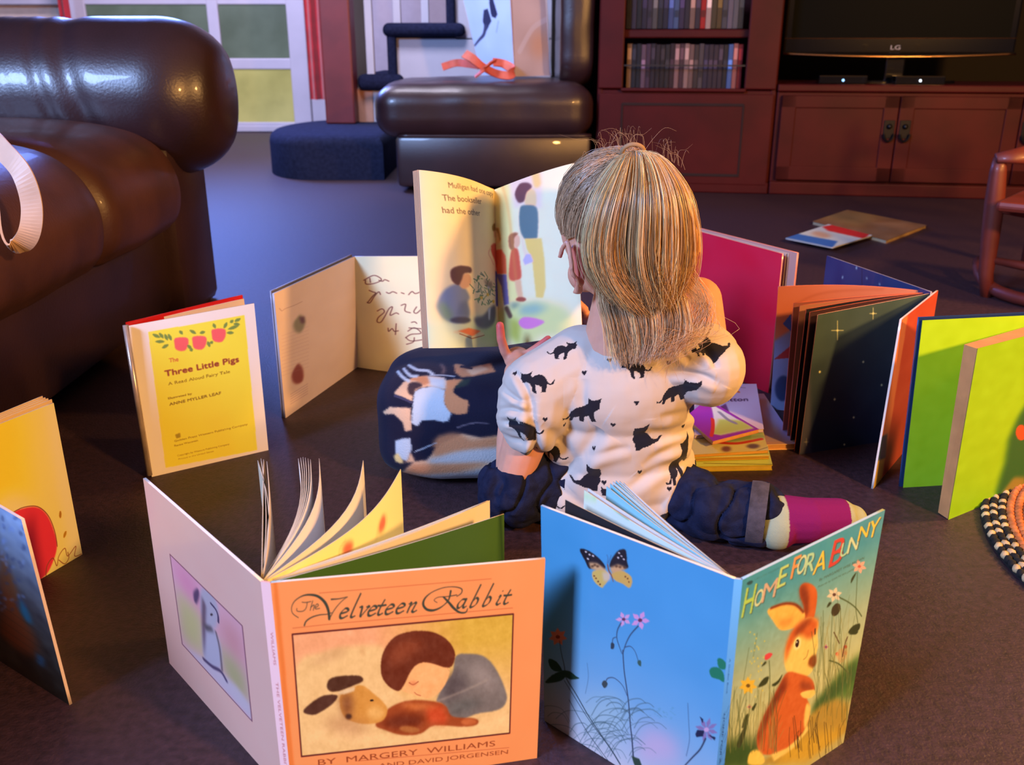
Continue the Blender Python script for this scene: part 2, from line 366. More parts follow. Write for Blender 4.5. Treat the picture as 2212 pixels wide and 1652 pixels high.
# stair flight seen from its open side, rising to the right
YS = 5.4
def sx(px): return (px-1106)/FPX*(YS*cT+.15*sT)
def sz(py): return U(1106, py, YS)[2]
st = thing('staircase', (sx(900), YS, 0), 'staircase with dark blue carpeted treads and white side behind the landing step', 'stairs')
b = MB(); b.box((sx(770), YS+.05, .212), (sx(1300), YS+.9, sz(195))); b.box((sx(852), YS+.05, sz(200)), (sx(1300), YS+.9, sz(82))); b.box((sx(985), YS+.05, sz(85)), (sx(1300), YS+.9, sz(-40)), col=None)
b.build('stringer', M_WHITE, st)
for (a, c, y0, y1) in ((771, 870, 195, 160), (830, 1006, 80, 49), (960, 1140, -42, -75)):
    b = MB(); b.box((sx(a), YS-.02, sz(y0)), (sx(c), YS+.92, sz(y1)), bev=.035, seg=4); autosmooth(b.build('tread', M_NAVY, st))
for (a, c, y0, y1) in ((838, 857, 172, 70), (966, 985, 60, -50)):
    b = MB(); b.box((sx(a), YS, sz(y0)), (sx(c), YS+.9, sz(y1)), bev=.012); b.build('riser', M_NAVY, st)
b = MB(); b.box((sx(768), YS+.04, .212), (sx(800), YS+.06, sz(192))); b.build('side_panel', mat('tan_panel', (.72, .52, .42), rough=.6, noise=.1), st)
for px, y0 in ((800, 163), (861, 52), (921, 50)):
    b = MB(); x = sx(px); z0 = sz(y0); zt = z0+.95
    b.box((x-.021, YS+.02, z0), (x+.021, YS+.06, z0+.5), bev=.004); b.tube([(x, YS+.04, z0+.5), (x, YS+.04, z0+.58), (x, YS+.04, z0+.75), (x, YS+.04, zt)], [.021, .014, .017, .012], 10); b.build('baluster', M_WHITE, st)
b = MB(); b.box((-1.0, 6.75, 0), (.9, 6.85, 3.6)); o = b.build('wall_stair', mat('stair_wall_paint', (.60, .57, .62), rough=.8, noise=.05)); o['kind'] = 'structure'
M_POST = mat('red_post_wood', (.42, .15, .15), rough=.45, noise=.2, nscale=6)
b = MB(); x = sx(736); b.box((x-.082, YS-.09, hL), (x+.082, YS+.07, 1.25), bev=.01); b.box((x-.10, YS-.108, 1.25), (x+.10, YS+.088, 1.30), bev=.012); b.sphere((x, YS-.01, 1.36), .07)
props(b.build('stair_post', M_POST), 'square reddish brown stair post standing on the landing step', 'post')
# ================================================================ sofa on the left
so = thing('leather_sofa', (-1.35, 1.6, 0), 'dark brown leather sofa with a big rolled arm on the left', 'sofa')
def supertube(x0, x1, yc, zc, ry, rz, nx=60, na=48, endr=.05, pleats=None, e0=.72):
    V = []; F = []
    for i in range(nx+1):
        x = x0+(x1-x0)*i/nx; e = min(1, max(0, (x1-x)/endr)); s = math.sqrt(max(0, 1-(1-e)**2))*(1-e0)+e0 if e < 1 else 1
        if i == nx: s = e0
        for j in range(na):
            a = 2*math.pi*j/na; k = 1.0
            if pleats: k += sum(am*math.exp(-((x-px+sk*math.sin(a))/wd)**2) for px, am, wd, sk in pleats)
            V.append((x, yc+ry*math.cos(a)*s*k, zc+rz*math.sin(a)*s*k))
    for i in range(nx):
        for j in range(na): F.append((i*na+j, i*na+(j+1) % na, (i+1)*na+(j+1) % na, (i+1)*na+j))
    F.append(tuple(range(na))[::-1]); F.append(tuple(nx*na+j for j in range(na))); return V, F
V, F = supertube(-2.3, -.665, 2.27, .505, .185, .178, nx=150, endr=.15, e0=.42, pleats=[(-1.17, -.045, .020, .03), (-1.01, -.02, .014, .05), (-.94, -.035, .025, .06), (-1.08, -.010, .012, .05), (-1.12, -.008, .010, .05), (-1.05, -.008, .010, .05), (-1.27, .02, .03, .02), (-1.35, -.04, .02, .03)])
o = obj('arm_roll', V, F, M_LEATHER, so); autosmooth(o, 60)
b = MB(); b.box((-2.3, 2.12, 0), (-.768, 2.375, .50), bev=.025); autosmooth(b.build('arm_panel', M_LEATHER, so))
b = MB(); b.box((-2.3, .2, .03), (-.80, 2.14, .24), bev=.03); autosmooth(b.build('base', M_LEATHER, so))
b = MB(); b.tube([(-.666, 2.27+.118*math.cos(a), .505+.114*math.sin(a)) for a in np.linspace(0, 2*math.pi, 30)], .006, 6, cap=False); pass
def cushion(name, x0, x1, y0, y1, z0, z1, m, parent, crown=.03, r=.10, n=26):
    bm = bmesh.new(); bmesh.ops.create_cube(bm, size=2); bmesh.ops.subdivide_edges(bm, edges=bm.edges[:], cuts=n, use_grid_fill=True)
    h = np.array([(x1-x0)/2, (y1-y0)/2, (z1-z0)/2]); c = np.array([(x0+x1)/2, (y0+y1)/2, (z0+z1)/2]); V = []
    for v in bm.verts:
        p = np.array(v.co); q = p*h; inner = np.clip(q, -(h-r), h-r) if min(h) > r else np.clip(q, -np.maximum(h-r, .01), np.maximum(h-r, .01))
        d = q-inner; L = np.linalg.norm(d, axis=0); q = inner+(d/L*min(r, max(L, 1e-6)) if L > 1e-9 else d)
        q[2] += crown*(1-p[0]**2)*(1-p[1]**2)*(1 if p[2] > 0 else .3)*np.sign(p[2]); q[0] += crown*.5*(1-p[1]**2)*(1-p[2]**2)*np.sign(p[0])*(abs(p[0]) > .95)
        q = q+.004*np.array(mnoise.noise_vector(Vector(q*9)))
        V.append(q+c)
    bm.verts.index_update(); F = [[v.index for v in f.verts] for f in bm.faces]; bm.free(); return obj(name, V, F, m, parent, True)
def seat(y0, y1):
    prof = cr([(-1.95, .23), (-1.2, .225), (-.84, .222), (-.765, .245), (-.742, .30), (-.748, .36), (-.785, .415), (-.86, .452), (-1.0, .468), (-1.3, .470), (-1.95, .455)], 6); n = len(prof); V = []; F = []; ys = [y0, y0+.004, y0+.014, y0+.03]+list(np.linspace(y0+.06, y1-.06, 12))+[y1-.03, y1-.014, y1-.004, y1]
    cx_, cz_ = -1.3, .34
    for y in ys:
        e = min(y-y0, y1-y); k = 0 if e > .03 else .016*(1-e/.03)**2; bl_ = .006*math.sin(math.pi*(y-y0)/(y1-y0))
        for (x, z) in prof: d = np.array([x-cx_, (z-cz_)*2.5]); d /= np.linalg.norm(d); w_ = .004*mnoise.noise(Vector((x*7, y*7, z*9))); V.append((x+d[0]*(bl_-k+w_), y, z+d[1]*(bl_-k+w_)))
    for i in range(len(ys)-1):
        for j in range(n): F.append((i*n+j, (i+1)*n+j, (i+1)*n+(j+1) % n, i*n+(j+1) % n))
    F += [tuple(range(n)), tuple((len(ys)-1)*n+j for j in range(n))[::-1]]
    autosmooth(obj('seat_cushion', V, F, M_SEAT, so), 50)
seat(1.70, 2.115)
seat(1.05, 1.699)
seat(.32, 1.049)
b = MB(); b.box((-2.5, .2, .0), (-2.0, 2.4, .85), bev=.08, seg=4); autosmooth(b.build('backrest', M_LEATHER, so))
# cream strap hanging over the front cushion
M_STRAP = mat('cream_strap_leather', (.80, .68, .58), rough=.45, noise=.08, nscale=30)
q0_ = U(-60, 250, 1.36); pts = cr([(q0_[0]-.16, 1.40, .60), (q0_[0]-.06, 1.38, .62), q0_, U(0, 318, 1.33), U(46, 372, 1.31), U(68, 440, 1.30), U(64, 500, 1.29), U(40, 530, 1.29), U(5, 508, 1.29), (q0_[0]+.02, 1.34, .50), (q0_[0]-.10, 1.36, .53), (q0_[0]-.16, 1.37, .53)], 8)
bgp = thing('bag', (q0_[0]-.28, 1.4, .485), 'bag with a cream leather strap looping over the sofa cushion at left edge', 'bag')
V = []; F = []; n = len(pts)
for i, p in enumerate(pts):
    t = pts[min(i+1, n-1)]-pts[max(i-1, 0)]; t /= np.linalg.norm(t); a = np.array([.35, .9, .25]); a -= t*(a @ t); a /= np.linalg.norm(a); nn = np.cross(t, a)
    wd = .014; 
    for (u, v) in ((-wd, -.0015), (wd, -.0015), (wd, .0015), (-wd, .0015)): V.append(p+(a*.55+nn*.84)*u+(nn*.55-a*.84)*v)
for i in range(n-1):
    for j in range(4): F.append((i*4+j, i*4+(j+1) % 4, (i+1)*4+(j+1) % 4, (i+1)*4+j))
F += [(0, 1, 2, 3), (n*4-1, n*4-2, n*4-3, n*4-4)]
obj('strap', V, F, M_STRAP, bgp)
b = MB(); q = q0_; b.box((q[0]-.45, 1.25, .485), (q[0]-.12, 1.55, .68), bev=.04, seg=3); autosmooth(b.build('bag_body', M_STRAP, bgp))
p = U(4, 237, 2.3); b = MB(); b.sphere(p+np.array([-.03, 0, -.012]), (.04, .03, .025)); props(b.build('red_cloth_scrap', M_RED, smooth=True), 'small red cloth scrap on the sofa at the left edge above the cushion', 'cloth')
# ================================================================ leather chair with bag
ch = thing('leather_chair', (-.1, 4.5, 0), 'brown leather chair with a deep seat cushion behind the held book', 'chair')
cushion('seat_cushion', -.60, .355, 4.16, 4.95, .235, .465, M_LEATHER, ch, crown=.02, r=.09)
b = MB(); b.box((-.515, 4.2, .02), (.35, 4.9, .25), bev=.025); autosmooth(b.build('base', M_LEATHER, ch))
V, F = supertube(-.5, .35, 4.215, .245, .02, .012, nx=20, na=10, endr=.02); obj('welt', V, F, M_LEATHER, ch, True)
cushion('backrest', .215, .36, 4.32, 4.93, .45, 1.15, M_LEATHER, ch, crown=.01, r=.11)
# paper shopping bag
sb = thing('shopping_bag', (.1, 4.5, .46), 'pale blue and white paper shopping bag standing on the brown leather chair', 'bag')
P = lambda px, py, Y: U(px, py, Y)
A0, A1 = P(1040, 150, 4.62), P(1112, 166, 4.36); B1 = P(1192, 160, 4.50)
A0[2] = A1[2] = B1[2] = .489; T0 = P(985, -60, 4.66); T1 = P(1098, -60, 4.40); T2 = P(1178, -60, 4.52)
C0 = A0+B1-A1; T3 = T0+T2-T1
cv = Canvas([T0, T1, A1, A0], 110, 190, (.74, .84, .95)); cv.mottle(.05, 14)
cv.poly([(1060, 15), (1068, 18), (1078, 55), (1074, 64), (1066, 60), (1062, 40)], (.16, .17, .30)); cv.poly([(1050, 45), (1058, 42), (1066, 70), (1055, 90), (1048, 70)], (.18, .2, .33))
cv.line([(1054, 80), (1050, 96), (1040, 106), (1030, 116)], [8, 3], (.25, .27, .4)); cv.line([(1080, 70), (1076, 92)], 3, (.5, .6, .75), a=.5)
M_PRINT = mat('printed_paper', rough=.5, attr='Col', spec=.35); M_GLOSS = mat('glossy_print', rough=.32, attr='Col', spec=.45, coat=.12)
sheet('front_panel', [T0, T1, A1, A0], M_PRINT, sb, cv, thick=.003, back=(.8, .8, .85))
cv = Canvas([T1, T2, B1, A1], 90, 190, (.80, .74, .78)); cv.mottle(.06, 18); cv.ell(1165, 95, 22, 30, (.90, .66, .50), soft=10, a=.5); cv.line([(1105, 0), (1112, 165)], 3, (.66, .56, .58)); cv.line([(1122, 110), (1150, 60), (1180, 40)], 10, (.86, .84, .92), a=.6)
cv.line([(1180, 0), (1190, 155)], 5, (.95, .93, .98)); sheet('side_panel', [T1, T2, B1, A1], M_PRINT, sb, cv, thick=.003, back=(.8, .8, .85))
sheet('back_panel', [T2, T3, C0, B1], M_PRINT, sb, col=(.78, .80, .88), thick=.003); sheet('side_panel', [T3, T0, A0, C0], M_PRINT, sb, col=(.78, .80, .88), thick=.003)
# coral leather strap lying on the chair
M_CORAL = mat('coral_leather', (.80, .36, .27), rough=.5, noise=.15, nscale=30)
cs = thing('folded_strap', (-.1, 4.3, .47), 'coral pink leather strap folded on the chair in front of the shopping bag', 'strap')
def band(pts, wd, up, parent, name='strap_loop', th=.003):
    pts = cr(pts, 8); V = []; F = []; n = len(pts); up = np.array(up, float)
    for i, p in enumerate(pts):
        t = pts[min(i+1, n-1)]-pts[max(i-1, 0)]; t /= np.linalg.norm(t); a = up-t*(up @ t); a /= np.linalg.norm(a); nn = np.cross(t, a)
        for (u, v) in ((-wd, -th), (wd, -th), (wd, th), (-wd, th)): V.append(p+a*u+nn*v)
    for i in range(n-1):
        for j in range(4): F.append((i*4+j, i*4+(j+1) % 4, (i+1)*4+(j+1) % 4, (i+1)*4+j))
    F += [(0, 1, 2, 3), (n*4-1, n*4-2, n*4-3, n*4-4)]; return obj(name, V, F, M_CORAL, parent)
Yc = 4.28
band([P(955, 145, Yc+.1), P(985, 136, Yc+.1), P(1010, 138, Yc+.05), P(1035, 142, Yc)], .016, (0, .3, 1), cs)
band([P(1003, 116, Yc), P(1020, 126, Yc-.02), P(1040, 142, Yc-.03), P(1070, 158, Yc), P(1100, 163, Yc), P(1106, 150, Yc+.03), P(1088, 138, Yc+.06), P(1065, 134, Yc+.05)], .020, (0, .6, .8), cs)
band([P(1026, 166, Yc-.05), P(1040, 155, Yc-.05), P(1058, 138, Yc-.03), P(1072, 130, Yc)], .010, (.6, .3, .6), cs)
# ================================================================ media cabinet
ang = math.atan2(4.00-4.276, 2.075-.41); CO = np.array([.37, 4.285]); ce = np.array([math.cos(ang), math.sin(ang)]); cn = np.array([-math.sin(ang), math.cos(ang)])
def cw(px, py, d=0):                        # photo pixel on the cabinet front plane moved back by d -> (s, z)
    r = ray(px, py); O = CO+cn*d; t = (O @ cn)/(r[:2] @ cn); p = r*t; return float((p[:2]-O) @ ce), float(p[2]+CH)
def cb(B, s0, s1, d0, d1, z0, z1, bev=.006, col=None):
    k = len(B.v); B.box((s0, d0, z0), (s1, d1, z1), bev=bev, col=col)
    for i in range(k, len(B.v)):
        s, d, z = B.v[i]; q = CO+ce*s+cn*d; B.v[i] = (q[0], q[1], z)
def cpos(s, d, z): q = CO+ce*s+cn*d; return (q[0], q[1], z)
def S(px, py=200): return cw(px, py)[0]
def Z(px, py): return cw(px, py)[1]
tall = thing('display_cabinet', cpos(.35, .2, 0), 'tall reddish brown cabinet with a glass door showing rows of discs', 'cabinet')
sL, sR = S(1287, 300), S(1668, 300); zg = Z(1450, 192); zsh0, zsh1 = Z(1450, 82), Z(1450, 62)
b = MB(); cb(b, sL, sL+.025, 0, .5, 0, 1.5); cb(b, sR-.025, sR, 0, .5, 0, 1.5); cb(b, sL, sR, .48, .5, 0, 1.5); cb(b, sL-.01, sR, -.015, .5, 0, .05); cb(b, sL, sR, 0, .5, 1.48, 1.52)
cb(b, sL, sR, 0.002, .48, .28, zg-.005); cb(b, sL, sR, .0, .03, Z(1450, 412), Z(1450, 385)); b.build('carcass', M_CHERRY, tall)
dr = MB(); g0, g1 = S(1347, 150), S(1610, 150)
cb(dr, sL+.004, g0, -.02, .0, zg, 1.47); cb(dr, g1, sR-.004, -.02, 0, zg, 1.47); cb(dr, g0-.01, g1+.01, -.02, 0, zg-.012, zg+.004); cb(dr, g0-.01, g1+.01, -.02, 0, 1.38, 1.47)
gd = dr.build('glass_door', M_CHERRY, tall)
b = MB(); cb(b, g0-.005, g1+.005, -.012, -.008, zg, 1.4, 0); b.build('glass_pane', mat('clear_glass', (.9, .95, .95), rough=.03, trans=1., alpha=.12, spec=.5), gd)
b = MB(); cb(b, g0-.01, g1+.01, -.0085, -.0065, Z(1450, 143), Z(1450, 146)+.012, 0); b.build('glazing_bar', mat('dark_bar', (.08, .05, .05), rough=.5), gd)
b = MB(); cb(b, sL+.01, sR-.01, -.018, 0, Z(1450, 395), zg-.02, .004); dd = b.build('lower_door', M_CHERRY, tall)
b = MB(); a0, a1 = S(1342, 300), S(1600, 300)
for z0, z1 in ((Z(1450, 228), Z(1450, 224)), (Z(1450, 378), Z(1450, 374))): cb(b, a0, a1, -.022, -.018, z0, z1+.004, .001)
for s in (a0, a1): cb(b, s-.004, s+.004, -.022, -.018, Z(1450, 378), Z(1450, 224), .001)
b.build('panel_moulding', mat('dark_cherry', (.13, .03, .03), rough=.8, noise=.2), dd)
b = MB(); cb(b, g0-.04, g1+.04, .03, .46, zsh0, zsh1-.002); b.build('shelf', M_CHERRY, tall)
# disc cases, each a thing
discs = []
DC = [(.62, .50, .42), (.10, .10, .16), (.10, .10, .15), (.45, .34, .42), (.30, .2, .3), (.14, .10, .16), (.16, .1, .14), (.12, .08, .1), (.14, .12, .14), (.18, .1, .14), (.6, .45, .45), (.3, .18, .22), (.66, .52, .5), (.5, .38, .36), (.25, .2, .2), (.34, .3, .32), (.18, .15, .25), (.28, .42, .72), (.68, .42, .40), (.6, .06, .08)]
def disc(s, z, c, hh, w_, lab, grp, dd=.05):
    b = MB(); c = np.array(c)*.8; cb(b, s, s+w_, dd, dd+.135, z, z+hh, .002, col=s2l(c))
    k = int(RNG.integers(0, 3)); c2 = s2l(np.clip(np.array(c)*[.6, 1.6, 1.3][k]+[0, .05, .1][k], 0, 1))
    cb(b, s+.002, s+w_-.002, dd-.0008, dd, z+hh*(.25+.2*k), z+hh*(.4+.25*k), 0, col=c2)
    o = b.build('disc_case', M_PRINT, usecol=True); return props(o, lab, 'disc case', grp)
s_, e_ = cw(1352, 188, .05)[0], cw(1600, 188, .05)[0]; zb = zg+.0; n = 24; wd = (e_-s_)/n
names = ['dark', 'deep purple', 'grey', 'brown', 'near black', 'dull pink', 'pale', 'red', 'blue']
for i in range(n):
    c = DC[i % 20] if i < 20 else DC[[2, 17, 18, 19][i-20]]
    if i == 21: c = (.30, .45, .75)
    elif i == 22: c = (.70, .42, .40)
    elif i == 23: c = (.62, .08, .08)
    elif i in (17, 18, 19): c = (.2, .15, .22)
    special = {0: 'cream spined disc case at the left end of the lower row', 21: 'pale blue disc case near the right end of the lower row', 22: 'dull pink disc case between blue and red ones in the lower row', 23: 'red disc case at the right end of the lower row'}
    disc(s_+i*wd, zb, c, .187-.006*RNG.random(), wd-.0012, special.get(i, 'thin disc case in the middle of the lower row behind the glass door'), 'disc cases in the lower row')
s_, e_ = cw(1352, 50, .05)[0], cw(1606, 50, .05)[0]; n = 22; wd = (e_-s_)/n; zb = zsh1
for i in range(n):
    c = [(.12, .1, .16), (.2, .15, .25), (.10, .08, .1), (.14, .1, .2), (.25, .2, .28), (.35, .33, .33), (.1, .1, .15), (.12, .1, .2), (.25, .32, .55), (.3, .4, .6), (.2, .15, .3), (.15, .12, .2), (.55, .42, .38), (.2, .15, .22), (.75, .06, .06), (.78, .66, .64), (.3, .25, .15), (.35, .27, .12), (.3, .3, .35), (.45, .42, .5), (.4, .4, .45), (.2, .2, .2)][i]
    special = {14: 'bright red disc case in the upper row behind the glass door', 15: 'pale pink disc case right of the bright red one in the upper row', 12: 'tan disc case left of the bright red one in the upper row', 8: 'dusty blue disc case in the upper row'}
    disc(s_+i*wd, zb, c, .187, wd-.0012, special.get(i, 'dark disc case in the upper row behind the glass door'), 'disc cases in the upper row')
low = thing('media_cabinet', cpos(1.5, .25, 0), 'low reddish brown cabinet with black iron handles under the television', 'cabinet')
s0, s1 = sR+.004, sR+1.75; zt = Z(1760, 182)
b = MB(); cb(b, s0, s1, 0, .5, .05, zt-.03); cb(b, s0-.002, s1, -.02, .5, zt-.03, zt, .006); cb(b, s0, s1, -.012, .5, 0, .055); b.build('carcass', M_CHERRY, low)
mid = S(1932, 300); w2 = mid-(s0+.02)
for k in range(3):
    a0 = s0+.02+k*w2; a1 = a0+w2-.004
    if a0 > s1-.1: break
    a1 = min(a1, s1-.01); z0, z1 = Z(1760, 388), zt-.045
    b = MB(); cb(b, a0, a1, -.018, 0, z0, z1, .003); cb(b, a0, a0+.06, -.026, -.018, z0, z1, .003); cb(b, a1-.06, a1, -.026, -.018, z0, z1, .003); cb(b, a0, a1, -.026, -.018, z0, z0+.06, .003); cb(b, a0, a1, -.026, -.018, z1-.05, z1, .003)
    dd = b.build('door', M_CHERRY, low)
    hs = a1-.03 if k == 0 else a0+.03; hz = Z(1905, 282)
    h = MB(); cb(h, hs-.022, hs+.022, -.03, -.026, hz-.03, hz+.045, .003)
    pts = [cpos(hs+.02*math.cos(a), -.042, hz-.01+.03*math.sin(a)) for a in np.linspace(-math.pi, 0, 12)]; h.tube(pts, .005, 8); h.sphere(cpos(hs, -.035, hz+.02), .011)
    h.build('handle', mat('black_iron', (.06, .06, .09), rough=.4, metal=.6), dd)
# television
tv = thing('television', cpos(1.45, .2, zt), 'large black flat television standing on the low media cabinet', 'television')
dT = .16; a0, zc = cw(1690, 128, dT); a1 = cw(2190, 128, dT)[0]; zb0 = cw(1900, 118, dT)[1]; zb1 = cw(1900, 82, dT)[1]
b = MB(); cb(b, a0, a1, dT, dT+.04, zb0, zb0+.72, .01); b.build('housing', M_BLACK, tv)
b = MB(); cb(b, a0+.03, a1-.03, dT-.002, dT+.001, zb1, zb0+.69, 0); b.build('screen', mat('dark_screen', (.02, .03, .03), rough=.5, spec=.04, noise=.02), tv)
b = MB(); cb(b, a0+.002, a1-.002, dT-.003, dT, zb1-.003, zb1, .001); b.build('bezel_line', mat('bezel_line', (.25, .15, .10), rough=.2, metal=.7), tv)
# curved glossy chin
V = []; F = []; n = 40
for i in range(n+1):
    t = i/n; s = a0+(a1-a0)*t; k = 1-(2*t-1)**2
    for (d, z) in ((dT-.004-.03*k, zb0-.012*k), (dT-.010-.03*k, zb0+.004-.012*k), (dT-.004-.03*k, zb0+.012-.010*k), (dT, zb0+.012)): V.append(cpos(s, d, z))
for i in range(n):
    for j in range(3): F.append((i*4+j, (i+1)*4+j, (i+1)*4+j+1, i*4+j+1))
o = obj('chin', V, F, M_BLACK, tv, True)
b = MB(); b.tube([cpos(a0+(a1-a0)*t, dT-.012-.03*(1-(2*t-1)**2), zb0+.004-.012*(1-(2*t-1)**2)) for t in np.linspace(0, 1, 30)], .0045, 10); b.build('chin_glint', mat('glint_metal', (.75, .6, .45), rough=.22, metal=1.), tv, True)  # warm metal strip added to stand in for the lamp's gold reflection
b = MB(); cb(b, (a0+a1)/2-.04, (a0+a1)/2+.04, dT+.0, dT+.03, zt, zb0+.02); p = MB()
poly = [(math.cos(t)*.26, math.sin(t)*.045) for t in np.linspace(0, 2*math.pi, 32, endpoint=False)]
V = [cpos((a0+a1)/2+x, dT+.02+y, z) for z in (zt, zt+.012) for x, y in poly]; F = [tuple(range(32))[::-1], tuple(range(32, 64))]+[(i, (i+1) % 32, 32+(i+1) % 32, 32+i) for i in range(32)]; b.add(V, F)
b.build('stand', M_BLACK, tv)
lg, tt = glyphs('LG'); sc_ = .026/.72; s_m, z_m = cw(1922, 107, dT-.002)
V = [cpos(s_m+x*sc_, dT-.0035, z_m+y*sc_*.7) for x, y in lg]; obj('logo', V, [t for t in tt], mat('logo_grey', (.62, .62, .66), rough=.4), tv)
for px, col, lab in ((1822, (.3, .6, 1), 'blue'), (1989, (.8, .9, 1), 'white')):
    s, z = cw(px, 168, .03)
    b = MB(); cb(b, s-.10, s+.10, .03, .12, zt, zt+.035, .004); dv = props(b.build('media_box', M_BLACK), 'small black media box with a %s light in front of the television' % lab, 'electronics')
    l = MB(); l.sphere(cpos(s, .029, zt+.016), .005, 10, 6); l.build('indicator_light', mat('led_'+lab, col, emis=col, estr=3), dv)
# ================================================================ rocking chair at the right edge
M_ROCK = mat('rocker_wood', (.40, .15, .10), rough=.5, noise=.2, nscale=14, coat=.1)
rk = thing('rocking_chair', (1.35, 2.3, 0), 'small reddish wooden rocking chair at the right edge', 'chair')
fp = at(2135, 640); Yr = fp[1]
R_ = lambda px, py, Y=None: U(px, py, Y or Yr)
b = MB(); b.tube([R_(2131, 640), R_(2130, 590), R_(2138, 520), R_(2148, 440), R_(2156, 370), R_(2160, 340)], [.016, .018, .022, .024, .02, .015], 14); b.build('leg', M_ROCK, rk, True)
q0 = R_(2160, 345); b = MB(); b.tube([q0+np.array([-.015, -.01, .005]), q0+np.array([.06, -.01, .012]), q0+np.array([.16, .10, .01]), q0+np.array([.3, .35, .0])], [.014, .026, .026, .02], 12, flat=.55); b.build('armrest', M_ROCK, rk, True)
for py, z in ((450, 0), (560, 0)):
    p = R_(2146 if py == 450 else 2136, py); b = MB(); b.tube([p, p+np.array([.12, -.10, -.01]), p+np.array([.3, -.25, -.015])], [.009, .014, .010], 10); b.build('stretcher', M_ROCK, rk, True)
p = R_(2131, 636); arc = [p+np.array([.03-.06*math.sin(t*3.1)+.34*t*t, .12-.50*t, .05*(1.6*t-.7)**2]) for t in np.linspace(-.1, 1, 14)]
arc = [np.array([a[0], a[1], max(a[2], .0)+.014]) for a in arc]; b = MB(); b.tube(arc, .016, 10); b.build('rocker', M_ROCK, rk, True)
b = MB(); b.tube([p+np.array([.30, -.25, .02]), p+np.array([.30, -.25, .40])], .02, 12); b.build('leg', M_ROCK, rk, True)
for ox, oy in ((.26, .30), (.56, .05)):
    b = MB(); b.tube([p+np.array([ox, oy, .02]), p+np.array([ox+.01, oy+.012, .3]), p+np.array([ox+.04, oy+.05, .62])], [.018, .02, .015], 12); b.build('back_post', M_ROCK, rk, True)
for z_ in (.36, .46, .56):
    b = MB(); f_ = z_*.06; b.tube([p+np.array([.26+f_, .30+f_, z_]), p+np.array([.425+f_, .19+f_, z_+.008]), p+np.array([.56+f_, .05+f_, z_])], [.014, .026, .014], 12, flat=.35); b.build('back_slat', M_ROCK, rk, True)
b = MB(); s1_ = R_(2150, 440); b.box((s1_[0]+.0, s1_[1]-.26, s1_[2]+.0), (s1_[0]+.33, s1_[1]+.05, s1_[2]+.025), rz=-.7, bev=.01); 
b.build('seat', M_ROCK, rk)
# ================================================================ standing picture books
WARM = (1.0, .46, .20); COOL = (.36, .52, 1.0); MIX = (.75, .48, .42)
def zz(x0, y0, k): return lambda pts: [(x0+x/k, y0+y/k) for x, y in pts]
def low_(c): return np.array([c[0], c[1], 0.])
def board(px_t0, px_t1, h, b0=None, b1=None):
    TL, TR = at(*px_t0, h), at(*px_t1, h); BL = low_(TL) if b0 is None else at(*b0, 0); BR = low_(TR) if b1 is None else at(*b1, 0); return [TL, TR, BR, BL]
def leaf(name, parent, S, O, z, amp=0., m=None, thick=.0006, canvas=None, col=(.9, .85, .72), div=(1, 1, 1), zb=.004, flip=False, skew=0., back=None):
    """a page standing on edge between the spine S and the outer edge O (pixels of the top corners)"""
    a, b = at(*S, z), at(*O, z); c = [a, b, low_(b)+[0, 0, zb], low_(a)+[0, 0, zb]]
    if flip: c = [c[1], c[0], c[3], c[2]]
    bl = (lambda u, v, n: n*amp*np.sin(math.pi*np.clip(u if not flip else 1-u, 0, 1))**1.0) if amp else None
    return sheet(name, c, m or M_PRINT, parent, canvas, col=col, thick=thick, back=back if back is not None else col, edge=(.86, .80, .66), bulge=bl, div=div)
def book(name, px, z, label, group=None):
    p = at(*px, z); return thing(name, (p[0], p[1], 0), label, 'book', group)
def grad(cv, top, bot, gamma=1., mid=None):
    v = np.linspace(0, 1, cv.H)[:, None, None]**gamma
    if mid is None: cv.C[:] = np.array(top)*(1-v)+np.array(bot)*v
    else:
        cv.C[:] = np.where(v < .5, np.array(top)*(1-2*v)+np.array(mid)*2*v, np.array(mid)*(2-2*v)+np.array(bot)*(2*v-1))
# ---------------------------------------------------------------- The Velveteen Rabbit
vb = book('picture_book', (583, 1258), .215, 'open orange picture book titled The Velveteen Rabbit standing upright nearest the camera')
VF = board((584, 1259), (1178, 1207), .215, None, (1160, 1637))
k5 = zz(600, 1250, 4.096)
cv = Canvas(VF, 610, 425, rgb(247, 139, 84)); cv.mottle(.012, 30)
ink = rgb(62, 62, 52); brn = rgb(120, 45, 28)
cv.line([(590, 1262), (612, 1652)], 1.2, rgb(190, 88, 40), a=.0)
cv.poly([(590, 1256), (600, 1256), (640, 1700), (628, 1700)], rgb(226, 112, 50), soft=2, a=.9)
for l in (((380, 130), (1900, 2)), ((140, 445), (500, 405)), ((500, 405), (2085, 262))): cv.line(k5(l), 1.0, rgb(165, 70, 40), smooth=False, a=.85)
nib = (math.radians(35), .28)
cv.line(k5([(190, 350), (140, 312), (130, 260), (160, 200), (230, 155), (300, 145), (370, 160), (430, 212), (462, 285), (470, 362)]), [1.6, 1.5, 2, 4.4, 6.2, 5], ink)
cv.line(k5([(245, 420), (262, 382), (310, 348), (380, 326), (455, 318), (492, 304)]), [3, 2.4, 1.2], ink)
cv.line(k5([(470, 362), (520, 275), (580, 205), (632, 165)]), [2, 1.2], ink); cv.line(k5([(490, 186), (560, 180), (634, 163)]), [3.2, 2, 1.4], ink)
for s_ in ([(225, 212), (262, 214), (305, 205)], [(272, 212), (262, 262), (232, 292), (182, 292), (178, 268)], [(322, 200), (310, 240), (298, 285)], [(304, 258), (330, 236), (334, 246), (326, 284)], [(344, 262), (372, 242), (364, 226), (346, 244), (346, 272), (384, 266)]): cv.line(k5(s_), 1.5, ink)
